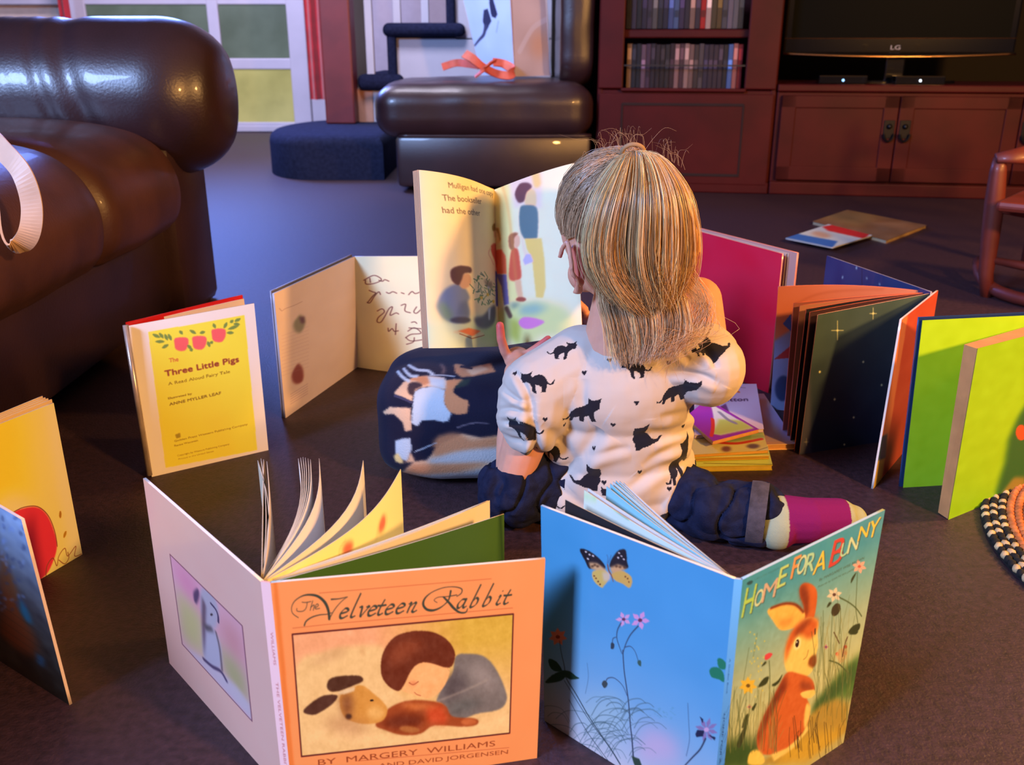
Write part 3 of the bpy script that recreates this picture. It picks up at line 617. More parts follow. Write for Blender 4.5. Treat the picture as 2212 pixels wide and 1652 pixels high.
LT = {'e': [[(.1, .5), (.7, .68), (.66, .95), (.35, 1), (.05, .55), (.12, .08), (.4, 0), (.8, .22)]], 'l': [[(.45, 2.5), (.22, 1.2), (.1, .2), (.25, 0), (.5, .12)]], 'v': [[(0, 1), (.22, .98), (.3, .05), (.62, .5), (.9, 1), (.7, .98)]],
      't': [[(.35, 1.6), (.12, .8), (.05, .2), (.2, 0), (.5, .15)], [(-.15, 1), (.2, .98), (.6, 1.02)]], 'n': [[(0, .9), (.2, 1), (.12, .5), (.05, 0)], [(.1, .5), (.45, .92), (.68, .95), (.6, .5), (.52, .1), (.7, 0), (.95, .15)]],
      'a': [[(.75, .95), (.35, .95), (.05, .5), (.1, .05), (.35, .05), (.65, .5), (.8, 1)], [(.8, 1), (.66, .2), (.78, 0), (1, .15)]], 'b': [[(.5, 2.5), (.25, 1.2), (.05, .1), (.3, 0), (.62, .3), (.68, .8), (.45, 1), (.2, .7)]],
      'i': [[(.1, .9), (.25, 1), (.12, .5), (.05, .15), (.2, 0), (.45, .15)], [(.3, 1.5), (.36, 1.58)]]}
def script_word(cv, word, xs, f, xh, slope, wmax, shear=.3):
    for ch_, (x, y) in zip(word, xs):
        for s_ in LT[ch_]: cv.line(f([(x+(u*1.08+shear*v)*xh, y-v*xh-slope*(u+shear*v)*xh) for u, v in s_]), wmax, ink, nib=nib)
bl = lambda x: 356-(x-555)*.088
script_word(cv, 'elveteen', [(x, bl(x)) for x in (556, 652, 722, 808, 898, 962, 1058, 1160)], k5, 82, .088, 5.6)
script_word(cv, 'abbit', [(x, bl(x)) for x in (1598, 1712, 1822, 1938, 2002)], k5, 76, .088, 5.6)
cv.line(k5([(1600, 160), (1640, 130), (1642, 92), (1580, 74), (1490, 80), (1390, 118), (1325, 172), (1306, 230), (1338, 275), (1400, 282), (1470, 250), (1528, 190), (1548, 112)]), [1.6, 2.6, 1.6, 1.8, 5.2, 5, 2, 4.4], ink)
cv.line(k5([(1428, 214), (1402, 192), (1440, 166), (1520, 160), (1600, 146)]), [1.4, 1.4, 2.2], ink); cv.line(k5([(1486, 166), (1530, 212), (1572, 262), (1622, 300), (1675, 302), (1695, 268)]), [3.6, 5.6, 3.6, 1.8], ink)
fr = k5([(136, 500), (2090, 316), (2056, 1366), (216, 1576)])
R = cv.region(fr, .5); base = cv.C.copy()
v = np.linspace(0, 1, cv.H)[:, None]; u = np.linspace(0, 1, cv.W)[None]
bg = np.zeros_like(cv.C); tl, tr, bt = rgb(238, 156, 112), rgb(214, 160, 62), rgb(232, 172, 108)
tt = np.clip((u-.35)/.35, 0, 1)[..., None]; vv = np.clip((v-.35)/.25, 0, 1)[..., None]
bg = (tl*(1-tt)+tr*tt)*(1-vv)+bt*vv; cv.C = cv.C*(1-R[..., None])+bg*R[..., None]; cv.mottle(.02, 9, R)
# a generic sleeping child with a toy animal, plain shapes in the colours of the print
cv.poly(k5([(170, 800), (420, 660), (700, 600), (960, 620), (1000, 900), (1150, 1060), (1500, 1120), (2040, 1000), (2050, 1350), (230, 1560)]), rgb(235, 180, 122), soft=5, smooth=True)
cv.poly(k5([(250, 780), (450, 650), (600, 610), (640, 680), (430, 760)]), rgb(208, 150, 100), soft=6, a=.8); cv.poly(k5([(740, 620), (775, 610), (790, 680), (760, 690)]), rgb(205, 140, 85), soft=4, a=.7)
cv.poly(k5([(240, 1330), (700, 1330), (900, 1390), (1300, 1420), (1700, 1340), (2040, 1180), (2045, 1340), (1300, 1450), (400, 1450)]), rgb(244, 188, 130), soft=8, a=.9)
cv.poly(k5([(1590, 690), (1700, 668), (1830, 690), (1930, 790), (2010, 960), (2030, 1080), (1960, 1160), (1760, 1200), (1600, 1262), (1510, 1200), (1470, 1110), (1420, 1080), (1480, 960), (1560, 840)]), rgb(122, 104, 100), soft=1.6, smooth=True)
cv.poly(k5([(1700, 760), (1850, 770), (1980, 980), (1900, 1000), (1760, 930)]), rgb(150, 128, 124), soft=9, a=.9); cv.poly(k5([(1500, 880), (1620, 800), (1700, 960), (1560, 1070), (1440, 1060)]), rgb(88, 72, 74), soft=9, a=.9); cv.poly(k5([(1500, 1120), (1680, 1060), (1840, 1090), (1700, 1180), (1560, 1200)]), rgb(86, 80, 78), soft=7, a=.7)
cv.line(k5([(1430, 1085), (1600, 1020), (1760, 950), (1860, 900)]), 4, rgb(160, 135, 125), soft=2, a=.7)
cv.poly(k5([(1150, 860), (1250, 740), (1400, 740), (1530, 800), (1500, 930), (1430, 1020), (1340, 1062), (1220, 1030), (1110, 980)]), rgb(246, 166, 106), soft=1.2, smooth=True)
cv.ell(1560/4.096+600-38, 1250+905/4.096, 8, 6, rgb(250, 184, 128), soft=4, a=.6)
cv.poly(k5([(950, 660), (1010, 560), (1100, 496), (1250, 466), (1400, 480), (1520, 550), (1582, 660), (1560, 770), (1500, 790), (1400, 760), (1310, 745), (1235, 775), (1180, 850), (1130, 950), (1080, 998), (990, 950), (935, 860), (930, 750)]), rgb(106, 42, 24), soft=1., smooth=True)
cv.poly(k5([(1010, 640), (1100, 560), (1260, 530), (1300, 600), (1180, 690), (1080, 760), (1000, 760)]), rgb(146, 66, 40), soft=9, a=.8)
for i in range(26):
    a_ = -2.4+i*.11; cv.line(k5([(1290+60*math.cos(a_), 600+40*math.sin(a_)), (1270+190*math.cos(a_), 650+140*math.sin(a_)), (1250+300*math.cos(a_), 740+240*math.sin(a_))]), .7, rgb(88, 32, 18), a=.35)
cv.line(k5([(1180, 925), (1215, 942), (1260, 915)]), 2, rgb(150, 62, 35)); cv.line(k5([(1225, 1010), (1250, 1030), (1280, 1038)]), 1.4, rgb(180, 80, 50)); cv.ell(600+1215/4.096, 1250+930/4.096, 9, 5, rgb(215, 110, 70), soft=3, a=.6)
# toy animal
cv.poly(k5([(880, 1290), (1000, 1150), (1180, 1080), (1400, 1090), (1500, 1130), (1560, 1220), (1760, 1240), (1770, 1290), (1640, 1310), (1400, 1300), (1280, 1370), (1120, 1385), (960, 1340)]), rgb(158, 66, 30), soft=1.6, smooth=True)
cv.poly(k5([(1320, 1130), (1460, 1120), (1520, 1220), (1500, 1290), (1350, 1280)]), rgb(206, 72, 36), soft=6, a=.9); cv.poly(k5([(900, 1290), (1080, 1200), (1300, 1210), (1280, 1300), (1080, 1330)]), rgb(96, 34, 20), soft=7, a=.8)
cv.poly(k5([(1080, 1110), (1280, 1110), (1440, 1140), (1200, 1160)]), rgb(226, 122, 62), soft=5, a=.8); cv.ell(600+1180/4.096, 1250+1335/4.096, 22, 7, rgb(176, 98, 50), rot=.1, soft=2); cv.ell(600+1700/4.096, 1250+1268/4.096, 17, 7, rgb(196, 96, 50), soft=2)
cv.poly(k5([(560, 1060), (650, 980), (760, 950), (850, 1010), (960, 1110), (985, 1180), (940, 1260), (820, 1290), (680, 1270), (590, 1210)]), rgb(214, 138, 62), soft=1.4, smooth=True)
cv.poly(k5([(560, 1060), (660, 1000), (680, 1120), (660, 1230), (600, 1230)]), rgb(120, 60, 34), soft=8, a=.9); cv.ell(600+880/4.096, 1250+1190/4.096, 18, 14, rgb(236, 170, 96), soft=5, a=.8)
cv.poly(k5([(445, 960), (480, 890), (600, 866), (740, 866), (770, 910), (690, 950), (560, 1000), (480, 1005)]), rgb(82, 44, 30), soft=1.2, smooth=True); cv.poly(k5([(530, 1020), (640, 975), (700, 960), (690, 1000), (600, 1030)]), rgb(228, 182, 140), soft=1.5)
cv.poly(k5([(232, 1185), (300, 1110), (420, 1040), (540, 1040), (500, 1110), (400, 1180), (320, 1212)]), rgb(84, 46, 34), soft=1.2, smooth=True)
cv.ell(600+848/4.096, 1250+1082/4.096, 4, 2.4, rgb(40, 25, 25)); cv.ell(600+640/4.096, 1250+1225/4.096, 7, 6, rgb(60, 28, 20), soft=2)
cv.poly(k5([(400, 1260), (640, 1260), (860, 1320), (700, 1370), (460, 1320)]), rgb(160, 92, 62), soft=12, a=.6)
cv.mottle(.028, 5, R); cv.mottle(.018, 2, R)
cv.C = base*(1-R[..., None])+cv.C*R[..., None]
cv.line(fr+[fr[0]], 3.3, rgb(92, 30, 30), smooth=False)
cv.text('BY  MARGERY  WILLIAMS', (600+365/4.096, 1250+1652/4.096), (600+1930/4.096, 1250+1478/4.096), 12.5, rgb(146, 62, 32))
cv.text('AND DAVID JORGENSEN', (600+905/4.096, 1250+1672/4.096), (600+2040/4.096, 1250+1545/4.096), 9.5, rgb(146, 62, 32))
cv.line(k5([(720, 1612), (2050, 1492)]), .9, rgb(165, 70, 40), smooth=False)
sheet('front_cover', VF, M_GLOSS, vb, cv, thick=.0028, back=(.30, .36, .12), edge=(.95, .9, .8), div=(.93, .68, .76))
# back cover
VBk = board((309, 1033), (563, 1256), .215, (366, 1432), None)
kb = zz(340, 1160, 3.754)
cv = Canvas(VBk, 330, 400, rgb(214, 158, 150)); cv.mottle(.01, 20)
fr = kb([(106, 142), (692, 718), (770, 1490), (205, 868)]); R = cv.region(fr, .5); base = cv.C.copy()
cv.poly(fr, rgb(200, 150, 165), soft=.5)
cv.poly(kb([(110, 150), (330, 330), (400, 700), (180, 420)]), rgb(196, 120, 150), soft=14, a=.8); cv.poly(kb([(150, 420), (380, 640), (400, 980), (200, 840)]), rgb(170, 160, 110), soft=14, a=.9); cv.poly(kb([(500, 640), (700, 740), (720, 1100), (540, 900)]), rgb(180, 118, 120), soft=16, a=.8); cv.poly(kb([(480, 850), (720, 1080), (760, 1400), (560, 1150)]), rgb(150, 145, 100), soft=14, a=.9)
cv.poly(kb([(230, 890), (480, 1060), (640, 1200), (760, 1360), (770, 1480), (400, 1090)]), rgb(176, 162, 178), soft=5, a=.9)
# generic toy animal standing
cv.poly(kb([(360, 430), (430, 440), (490, 540), (500, 660), (470, 740), (400, 700), (360, 600)]), rgb(158, 148, 165), soft=3, smooth=True); cv.poly(kb([(380, 700), (470, 760), (520, 900), (520, 1060), (440, 1050), (380, 960)]), rgb(160, 152, 172), soft=3, smooth=True)
cv.poly(kb([(300, 450), (335, 420), (345, 480), (325, 540), (305, 520)]), rgb(80, 60, 90), soft=2, smooth=True); cv.poly(kb([(368, 480), (400, 560), (395, 800), (385, 980), (366, 700)]), rgb(86, 64, 80), soft=3, a=.9); cv.line(kb([(440, 540), (480, 590), (498, 640), (500, 690)]), 4, rgb(60, 48, 80)); cv.line(kb([(380, 990), (450, 1050), (520, 1090), (565, 1165)]), 6, rgb(74, 60, 90), soft=1.5); cv.poly(kb([(380, 700), (450, 730), (460, 770), (400, 760)]), rgb(80, 70, 78), soft=3)
cv.line(kb([(480, 770), (510, 900), (530, 1080)]), 4, rgb(96, 80, 90), soft=1.5); cv.ell(340+445/3.754, 1160+630/3.754, 3, 3, rgb(60, 50, 60))
cv.C = base*(1-R[..., None])+cv.C*R[..., None]; cv.line(fr+[fr[0]], 2., rgb(96, 54, 76), smooth=False)
sheet('back_cover', VBk, M_GLOSS, vb, cv, thick=.0028, back=(.30, .36, .12), edge=(.98, .93, .85), div=(.64, .74, .95))
VS = [VBk[1]+np.array([0, 0, 0]), VF[0], VF[3], VBk[2]]
cv = Canvas(VS, 26, 400, rgb(236, 150, 120)); cv.px = False
for i, (t, y) in enumerate((('WILLIAMS', .22), ('THE VELVETEEN RABBIT', .45))): cv.text(t, (.45, y), (.45, y+(.15 if i == 0 else .42)), .018, rgb(170, 80, 60))
sheet('spine', VS, M_GLOSS, vb, cv, thick=.002, edge=(.9, .7, .6), div=(.85, .47, .30))
sp = (570, 1252); yel = (.90, .89, .86)
for i, (ox, oy) in enumerate(((556, 994), (563, 990), (570, 992), (577, 996))): leaf('page', vb, (566, 1250), (ox, oy), .208, amp=.004*(i-2), flip=(ox < 566), col=(.85, .78, .66))
for i, (ox, oy) in enumerate(((645, 990), (650, 988), (655, 987), (660, 988), (666, 990), (671, 992))): leaf('page', vb, (569, 1251), (ox, oy), .208, amp=.014, col=yel)
leaf('page', vb, (571, 1251), (690, 990), .208, amp=.016, col=yel)
leaf('page', vb, (574, 1252), (785, 994), .208, amp=.022, col=yel)
O = (866, 1013); a_, b_ = at(578, 1252, .208), at(*O, .208)
cv = Canvas([a_, b_, low_(b_), low_(a_)], 180, 120, rgb(248, 226, 162)); cv.mottle(.012, 16)
cv.ell(795, 1128, 14, 26, rgb(232, 200, 140), rot=.4, soft=3, a=.9); cv.ell(794, 1128, 8, 18, rgb(220, 110, 92), rot=.35, soft=3); cv.ell(713, 1178, 9, 16, rgb(214, 96, 84), rot=.4, soft=4); cv.line([(698, 1210), (697, 1180), (708, 1160)], 2, rgb(190, 150, 110), a=.6); cv.line([(775, 1160), (783, 1140)], 3, rgb(150, 110, 80), a=.6, soft=2)
leaf('page', vb, (578, 1252), O, .208, amp=.020, canvas=cv, div=(1.1, .80, .62))
for ox, oy, am in ((1052, 1083, .008), (1058, 1081, .006)): leaf('page', vb, (584, 1253), (ox, oy), .206, amp=am, col=yel)
leaf('page', vb, (588, 1254), (1058, 1084), .203, amp=.004, col=(.95, .9, .70), thick=.004)
leaf('endpaper', vb, (592, 1256), (1089, 1110), .213, amp=.003, col=rgb(62, 96, 32), div=(.9, .8, .7), thick=.0008)
# ---------------------------------------------------------------- Home for a Bunny
hb = book('picture_book', (1592, 1252), .24, 'open blue picture book titled Home for a Bunny with a butterfly on its back cover')
HB = board((1168, 1092), (1586, 1250), .24, (1176, 1556), None); HF = board((1604, 1252), (1912, 1101), .24, None, (1822, 1604))
k4 = zz(1160, 1090, 2.939)
cv = Canvas(HB, 440, 480, rgb(66, 146, 222)); grad(cv, rgb(64, 152, 220), rgb(178, 196, 222), 2.6, mid=None); cv.mottle(.012, 26)
cv.poly(k4([(700, 1400), (900, 1500), (880, 1640), (640, 1640), (620, 1500)]), rgb(186, 170, 215), soft=16, a=.7); cv.poly(k4([(300, 1250), (480, 1200), (600, 1350), (420, 1500), (280, 1400)]), rgb(150, 196, 214), soft=18, a=.5)
dk = rgb(38, 52, 82); BUT = k4
cv.poly(k4([(262, 288), (300, 285), (350, 315), (390, 350), (420, 395), (400, 420), (350, 410), (318, 405), (296, 360)]), rgb(30, 30, 44), soft=.8, smooth=True)
cv.poly(k4([(540, 280), (552, 310), (556, 360), (562, 400), (520, 412), (470, 405), (446, 390), (462, 340), (500, 290)]), rgb(30, 30, 44), soft=.8, smooth=True)
cv.poly(k4([(318, 368), (370, 372), (420, 410), (436, 440), (380, 430), (330, 405)]), rgb(196, 170, 130), soft=2); cv.poly(k4([(448, 400), (500, 378), (556, 402), (520, 425), (462, 440)]), rgb(190, 160, 120), soft=2)
cv.poly(k4([(345, 425), (400, 418), (440, 440), (438, 480), (410, 520), (398, 530), (360, 500), (340, 460)]), rgb(214, 180, 104), soft=1, smooth=True); cv.poly(k4([(460, 440), (520, 420), (575, 450), (588, 490), (572, 530), (530, 505), (480, 480)]), rgb(206, 168, 92), soft=1, smooth=True)
cv.poly(k4([(400, 430), (450, 430), (450, 480), (410, 490)]), rgb(220, 190, 180), soft=2.5, a=.9); cv.line(k4([(434, 380), (442, 420), (458, 450), (470, 490)]), [2.5, 3, 1.5], rgb(120, 70, 50))
for x, y in ((300, 300), (322, 318), (344, 326), (312, 345), (505, 305), (520, 325), (500, 335), (535, 345)): cv.ell(1160+x/2.939, 1090+y/2.939, 2.4, 1.6, rgb(214, 220, 235), rot=.5)
for x, y in ((355, 385), (372, 392), (340, 392), (490, 392), (512, 396), (540, 398)): cv.ell(1160+x/2.939, 1090+y/2.939, 3.2, 2.4, rgb(60, 40, 30), soft=1, a=.8)
for x, y in ((362, 470), (376, 490), (352, 455), (388, 508), (560, 470), (568, 492), (545, 458)): cv.ell(1160+x/2.939, 1090+y/2.939, 1.8, 1.8, rgb(70, 45, 30))
cv.line(k4([(432, 372), (436, 340), (430, 318)]), .8, rgb(60, 70, 110)); cv.line(k4([(437, 372), (448, 345), (456, 320)]), .8, rgb(60, 70, 110))
def flower(cv, f, x, y, r, col, n=5, rot=0., c2=None, wd=.45, ctr=None):
    for i in range(n):
        a = rot+2*math.pi*i/n; cv.poly(f([(x, y), (x+r*.6*math.cos(a-wd), y+r*.6*math.sin(a-wd)), (x+r*math.cos(a), y+r*math.sin(a)), (x+r*.6*math.cos(a+wd), y+r*.6*math.sin(a+wd))]), col, soft=.7)
    p = f([(x, y)])[0]; cv.ell(p[0], p[1], r*.055+1.2, r*.05+1., c2 if c2 is not None else rgb(90, 50, 90))
flower(cv, k4, 536, 732, 50, rgb(206, 156, 214), 5, .6); flower(cv, k4, 640, 738, 62, rgb(212, 150, 216), 5, .1)
for s_, w_ in (([(520, 755), (498, 800), (494, 850), (508, 900), (526, 950)], [2, 1.3]), ([(628, 775), (580, 830), (550, 890), (532, 950)], [2, 1.4]), ([(532, 930), (540, 1050), (556, 1160), (570, 1260), (582, 1400), (592, 1480), (602, 1600)], [2.2, 2.4, 3.2]), ([(466, 890), (470, 855), (490, 846)], [1.6, 1]), ([(545, 910), (580, 905), (610, 940), (630, 1000)], [1.4, 1]), ([(425, 1130), (440, 1105), (480, 1105), (530, 1150), (560, 1215)], [1.6, 1.2])): cv.line(k4(s_), w_, dk)
cv.poly(k4([(460, 880), (478, 890), (474, 918), (456, 916)]), rgb(40, 60, 80), smooth=True); cv.poly(k4([(624, 1000), (645, 995), (648, 1030), (632, 1025)]), rgb(50, 90, 90), smooth=True); cv.poly(k4([(402, 1135), (420, 1118), (438, 1140), (425, 1165), (410, 1160)]), rgb(50, 70, 80), smooth=True)
# dusky flower and leaves at the outer edge
flower(cv, k4, 130, 845, 58, rgb(205, 118, 92), 7, .2, rgb(120, 50, 40)); cv.line(k4([(140, 870), (150, 940), (170, 1030), (180, 1100), (240, 1200), (320, 1340), (400, 1460), (470, 1560), (520, 1640)]), [1.4, 2.6, 2.2], rgb(40, 60, 74))
for q in ([(55, 1135), (90, 1090), (150, 1060), (190, 1070), (150, 1120)], [(150, 1060), (200, 1060), (240, 1090), (262, 1105), (200, 1110)], [(75, 985), (120, 1000), (155, 1055), (110, 1060), (80, 1030)]): cv.poly(k4(q), rgb(30, 66, 56), smooth=True)
cv.line(k4([(310, 1010), (318, 1100), (300, 1200)]), .9, rgb(50, 80, 110), a=.7); cv.line(k4([(948, 1270), (955, 1400), (960, 1500), (940, 1600)]), 1.2, rgb(50, 80, 120), a=.8)
rn = random.Random(3)
for i in range(46):
    x = 190+rn.random()*420; y = 1640-rn.random()*330; L = 90+rn.random()*170; s_ = rn.choice((-1, 1)); cv.line(k4([(x, y), (x+s_*L*.3, y-L*.45), (x+s_*L*.8, y-L*.55), (x+s_*L*1.1, y-L*.35)]), rn.choice((.8, 1.1, 1.4)), rgb(58, 92, 108), a=.75)
cv.line(k4([(200, 1240), (300, 1420), (400, 1560), (460, 1640)]), 1.5, rgb(40, 60, 80)); cv.line(k4([(170, 1120), (320, 1360), (440, 1520), (520, 1645)]), 1.6, rgb(40, 60, 80))
for i in range(30): x = 700+rn.random()*170; y = 1290+rn.random()*80; cv.line(k4([(x, y), (x+10, y+3)]), .8, rgb(70, 140, 160), a=.6, smooth=False)
for q in ([(1088, 1065), (1110, 1045), (1150, 1050), (1180, 1085), (1185, 1140), (1150, 1125), (1100, 1105)], [(1140, 995), (1165, 990), (1195, 1020), (1190, 1060), (1150, 1050)]): cv.poly(k4(q), rgb(28, 120, 96), smooth=True)
flower(cv, k4, 1070, 1440, 78, rgb(120, 116, 176), 8, .3, rgb(180, 160, 210), .3)
for q in ([(998, 1465), (1010, 1440), (1055, 1445), (1050, 1480), (1005, 1485)], [(1025, 1355), (1050, 1375), (1045, 1400)], [(1080, 1470), (1130, 1490), (1125, 1510)]): cv.poly(k4(q), rgb(26, 34, 72))
cv.line(k4([(1065, 1495), (1030, 1560), (980, 1610), (930, 1660)]), [3, 2], dk); cv.ell(1565, 1522, 5, 12, rgb(40, 70, 100), soft=2)
cv.poly(k4([(590, 1590), (640, 1610), (660, 1660), (610, 1650)]), rgb(40, 66, 60), soft=1)
sheet('back_cover', HB, M_GLOSS, hb, cv, thick=.0026, back=(.55, .7, .72), edge=(.97, .92, .86), div=(.55, .88, 1.26))
# front cover
k6 = zz(1560, 1080, 2.889)
cv = Canvas(HF, 400, 500, rgb(150, 160, 130)); v = np.linspace(0, 1, cv.H)[:, None, None]
st_ = [(0, rgb(70, 132, 140)), (.10, rgb(74, 132, 138)), (.2, rgb(112, 146, 134)), (.38, rgb(162, 156, 118)), (.6, rgb(196, 170, 110)), (1, rgb(186, 150, 86))]
cv.C = np.stack([np.interp(v[..., 0], [a for a, _ in st_], [c[i] for _, c in st_]) for i in range(3)], -1)*np.ones((1, cv.W, 1)); cv.mottle(.015, 16)
cv.poly(k6([(0, 1540), (110, 1500), (230, 1520), (240, 1700), (0, 1700)]), rgb(52, 72, 26), soft=8); cv.poly(k6([(520, 1390), (640, 1210), (760, 1060), (860, 980), (840, 1250), (700, 1270)]), rgb(84, 104, 40), soft=9); cv.poly(k6([(560, 1290), (680, 1170), (830, 1020), (830, 1130), (700, 1250), (560, 1400)]), rgb(62, 82, 34), soft=7)
cv.poly(k6([(540, 1360), (620, 1290), (710, 1255), (790, 1280), (770, 1450), (560, 1580), (330, 1660), (230, 1660), (300, 1600), (480, 1480)]), rgb(176, 122, 42), soft=5); cv.poly(k6([(420, 1520), (620, 1450), (760, 1430), (740, 1480), (520, 1640), (330, 1660)]), rgb(206, 140, 36), soft=8)
# generic brown rabbit, simple shapes
fur, furd, lt_ = rgb(206, 84, 30), rgb(120, 38, 16), rgb(238, 176, 82)
cv.poly(k6([(478, 560), (510, 532), (555, 545), (584, 590), (580, 680), (560, 760), (510, 760), (500, 680), (480, 620)]), fur, soft=1, smooth=True); cv.poly(k6([(478, 560), (505, 545), (530, 600), (530, 720), (508, 750), (500, 680), (480, 620)]), furd, soft=4, smooth=True, a=.9)
cv.poly(k6([(280, 700), (380, 660), (450, 668), (505, 720), (500, 780), (440, 820), (360, 832), (310, 770)]), rgb(240, 160, 66), soft=1, smooth=True); cv.line(k6([(300, 690), (380, 664), (450, 672), (500, 720)]), 4, furd, soft=1.5); cv.poly(k6([(340, 760), (400, 770), (440, 740), (420, 800), (360, 810)]), rgb(206, 110, 40), soft=4, a=.7)
cv.poly(k6([(470, 790), (540, 752), (590, 780), (588, 860), (590, 940), (570, 1020), (555, 1090), (500, 1130), (420, 1120), (384, 1060), (386, 960), (420, 870)]), lt_, soft=1, smooth=True)
cv.poly(k6([(470, 790), (540, 752), (590, 780), (570, 860), (530, 890), (470, 860), (440, 900), (400, 1000), (386, 1040), (390, 940), (420, 850)]), fur, soft=4, smooth=True); cv.poly(k6([(440, 850), (500, 780), (560, 760), (500, 830), (450, 880)]), furd, soft=5, a=.8)
cv.poly(k6([(540, 1010), (575, 990), (580, 1040), (560, 1070), (530, 1050)]), rgb(140, 60, 20), soft=2, smooth=True)
cv.ell(1560+462/2.889, 1080+920/2.889, 7.5, 14, rgb(246, 206, 120), rot=.25, soft=1); cv.ell(1560+461/2.889, 1080+918/2.889, 4, 9, rgb(50, 16, 12), rot=.15, soft=.6); cv.ell(1560+458/2.889, 1080+910/2.889, 1.3, 2, rgb(250, 230, 200))
cv.line(k6([(530, 960), (520, 1000), (500, 1020)]), 1, rgb(110, 50, 20)); cv.line(k6([(572, 830), (572, 860)]), 3, rgb(60, 40, 30))
cv.poly(k6([(400, 1100), (480, 1110), (550, 1140), (570, 1210), (520, 1240), (540, 1310), (530, 1400), (470, 1500), (380, 1570), (300, 1600), (230, 1590), (212, 1500), (240, 1400), (300, 1280), (350, 1180)]), fur, soft=1.2, smooth=True)
cv.poly(k6([(390, 1110), (300, 1270), (240, 1400), (214, 1500), (225, 1560), (260, 1440), (330, 1300), (400, 1190)]), furd, soft=5, a=.9); cv.poly(k6([(480, 1150), (550, 1170), (560, 1210), (480, 1200)]), furd, soft=4, a=.7)
cv.poly(k6([(484, 1225), (560, 1205), (575, 1225), (545, 1255), (500, 1255)]), lt_, soft=1, smooth=True); cv.poly(k6([(520, 1290), (545, 1310), (535, 1380), (510, 1440), (505, 1380)]), lt_, soft=2, smooth=True); cv.poly(k6([(300, 1600), (400, 1560), (500, 1470), (520, 1420), (540, 1440), (440, 1560), (320, 1640)]), lt_, soft=2)
cv.poly(k6([(165, 1600), (200, 1572), (240, 1590), (262, 1640), (230, 1665), (160, 1660)]), rgb(244, 178, 70), soft=1.5, smooth=True)
cv.mottle(.02, 3, cv.region(k6([(212, 560), (600, 540), (600, 1250), (540, 1600), (200, 1650)]), 2))
grn = rgb(70, 74, 36)
for s_, w_ in (([(838, 470), (832, 600), (828, 700), (840, 790)], 1.5), ([(715, 625), (780, 660), (830, 700), (865, 750)], 2), ([(732, 700), (728, 860)], 1.4), ([(288, 1025), (292, 1150), (285, 1300)], 1.6), ([(150, 1200), (110, 1330), (80, 1480)], 1.2), ([(660, 1025), (720, 1045), (770, 1090), (800, 1110)], 2.2), ([(165, 940), (130, 1150), (90, 1400)], .9), ([(215, 850), (190, 1000)], .8), ([(200, 1290), (150, 1400), (110, 1500)], 1)): cv.line(k6(s_), w_, grn, a=.9)
flower(cv, k6, 850, 432, 48, rgb(240, 150, 120), 6, .3, rgb(200, 80, 60)); flower(cv, k6, 692, 612, 50, rgb(226, 178, 150), 6, .8, rgb(90, 50, 40)); flower(cv, k6, 640, 942, 16, rgb(206, 60, 90), 4)
cv.poly(k6([(263, 990), (290, 975), (308, 985), (285, 1015), (262, 1018)]), rgb(214, 60, 62), smooth=True); cv.ell(1560+702/2.889, 1080+708/2.889, 9, 15, rgb(62, 46, 26), rot=.4)
flower(cv, k6, 158, 1180, 58, rgb(226, 160, 44), 7, .2, rgb(110, 70, 20)); flower(cv, k6, 165, 1312, 16, rgb(230, 110, 80), 4)
for q in ([(830, 470), (800, 510), (798, 540), (820, 500)], [(240, 1060), (262, 1030), (270, 1040), (250, 1058)], [(220, 1190), (250, 1140), (285, 1125), (270, 1170)], [(305, 1175), (340, 1150), (370, 1110), (350, 1160), (320, 1185)], [(780, 850), (810, 810), (852, 795), (850, 830), (810, 860)], [(785, 860), (840, 840), (830, 862)], [(180, 1320), (208, 1288), (205, 1310), (190, 1335)], [(120, 1440), (140, 1370), (160, 1355), (150, 1420)], [(90, 1540), (130, 1440), (160, 1390), (140, 1480), (110, 1560)], [(645, 690), (660, 660), (675, 665), (655, 690)]): cv.poly(k6(q), rgb(52, 52, 24), soft=.8, smooth=True)
for x, y in ((712, 985), (762, 978), (762, 940)): cv.ell(1560+x/2.889, 1080+y/2.889, 4, 4, rgb(206, 44, 30))
cv.poly(k6([(705, 985), (735, 950), (775, 960), (765, 1010), (735, 1040), (710, 1010)]), rgb(216, 150, 90), soft=1, a=.8, smooth=True); cv.line(k6([(775, 880), (755, 940), (745, 1000)]), 3, rgb(80, 30, 20)); cv.line(k6([(690, 850), (725, 920)]), 1.8, rgb(80, 40, 20))
for i in range(150):
    x = 20+rn.random()*330 if i % 2 else 560+rn.random()*230; y = (1600 if i % 2 else 1460)-rn.random()*60; L = 80+rn.random()*(330 if i % 2 else 420); y -= 0 if i % 2 else rn.random()*350
    cv.line(k6([(x, y), (x+(rn.random()-.3)*30, y-L*.5), (x+(rn.random()-.3)*80, y-L)]), .7+rn.random()*.8, [rgb(84, 84, 36), rgb(60, 66, 30), rgb(150, 122, 60)][i % 3], a=.6)
for i in range(30): x = 420+rn.random()*330; y = 1620-rn.random()*100; L = 60+rn.random()*150; cv.line(k6([(x, y), (x-10, y-L*.6), (x-30+rn.random()*60, y-L)]), 1.1, rgb(52, 30, 10), a=.8)
for i in range(26): x = 170+rn.random()*90; y = 830+rn.random()*420; cv.ell(1560+x/2.889, 1080+y/2.889, 1.4, 2.2, rgb(226, 178, 60), a=.7)
cv.mottle(.016, 4)
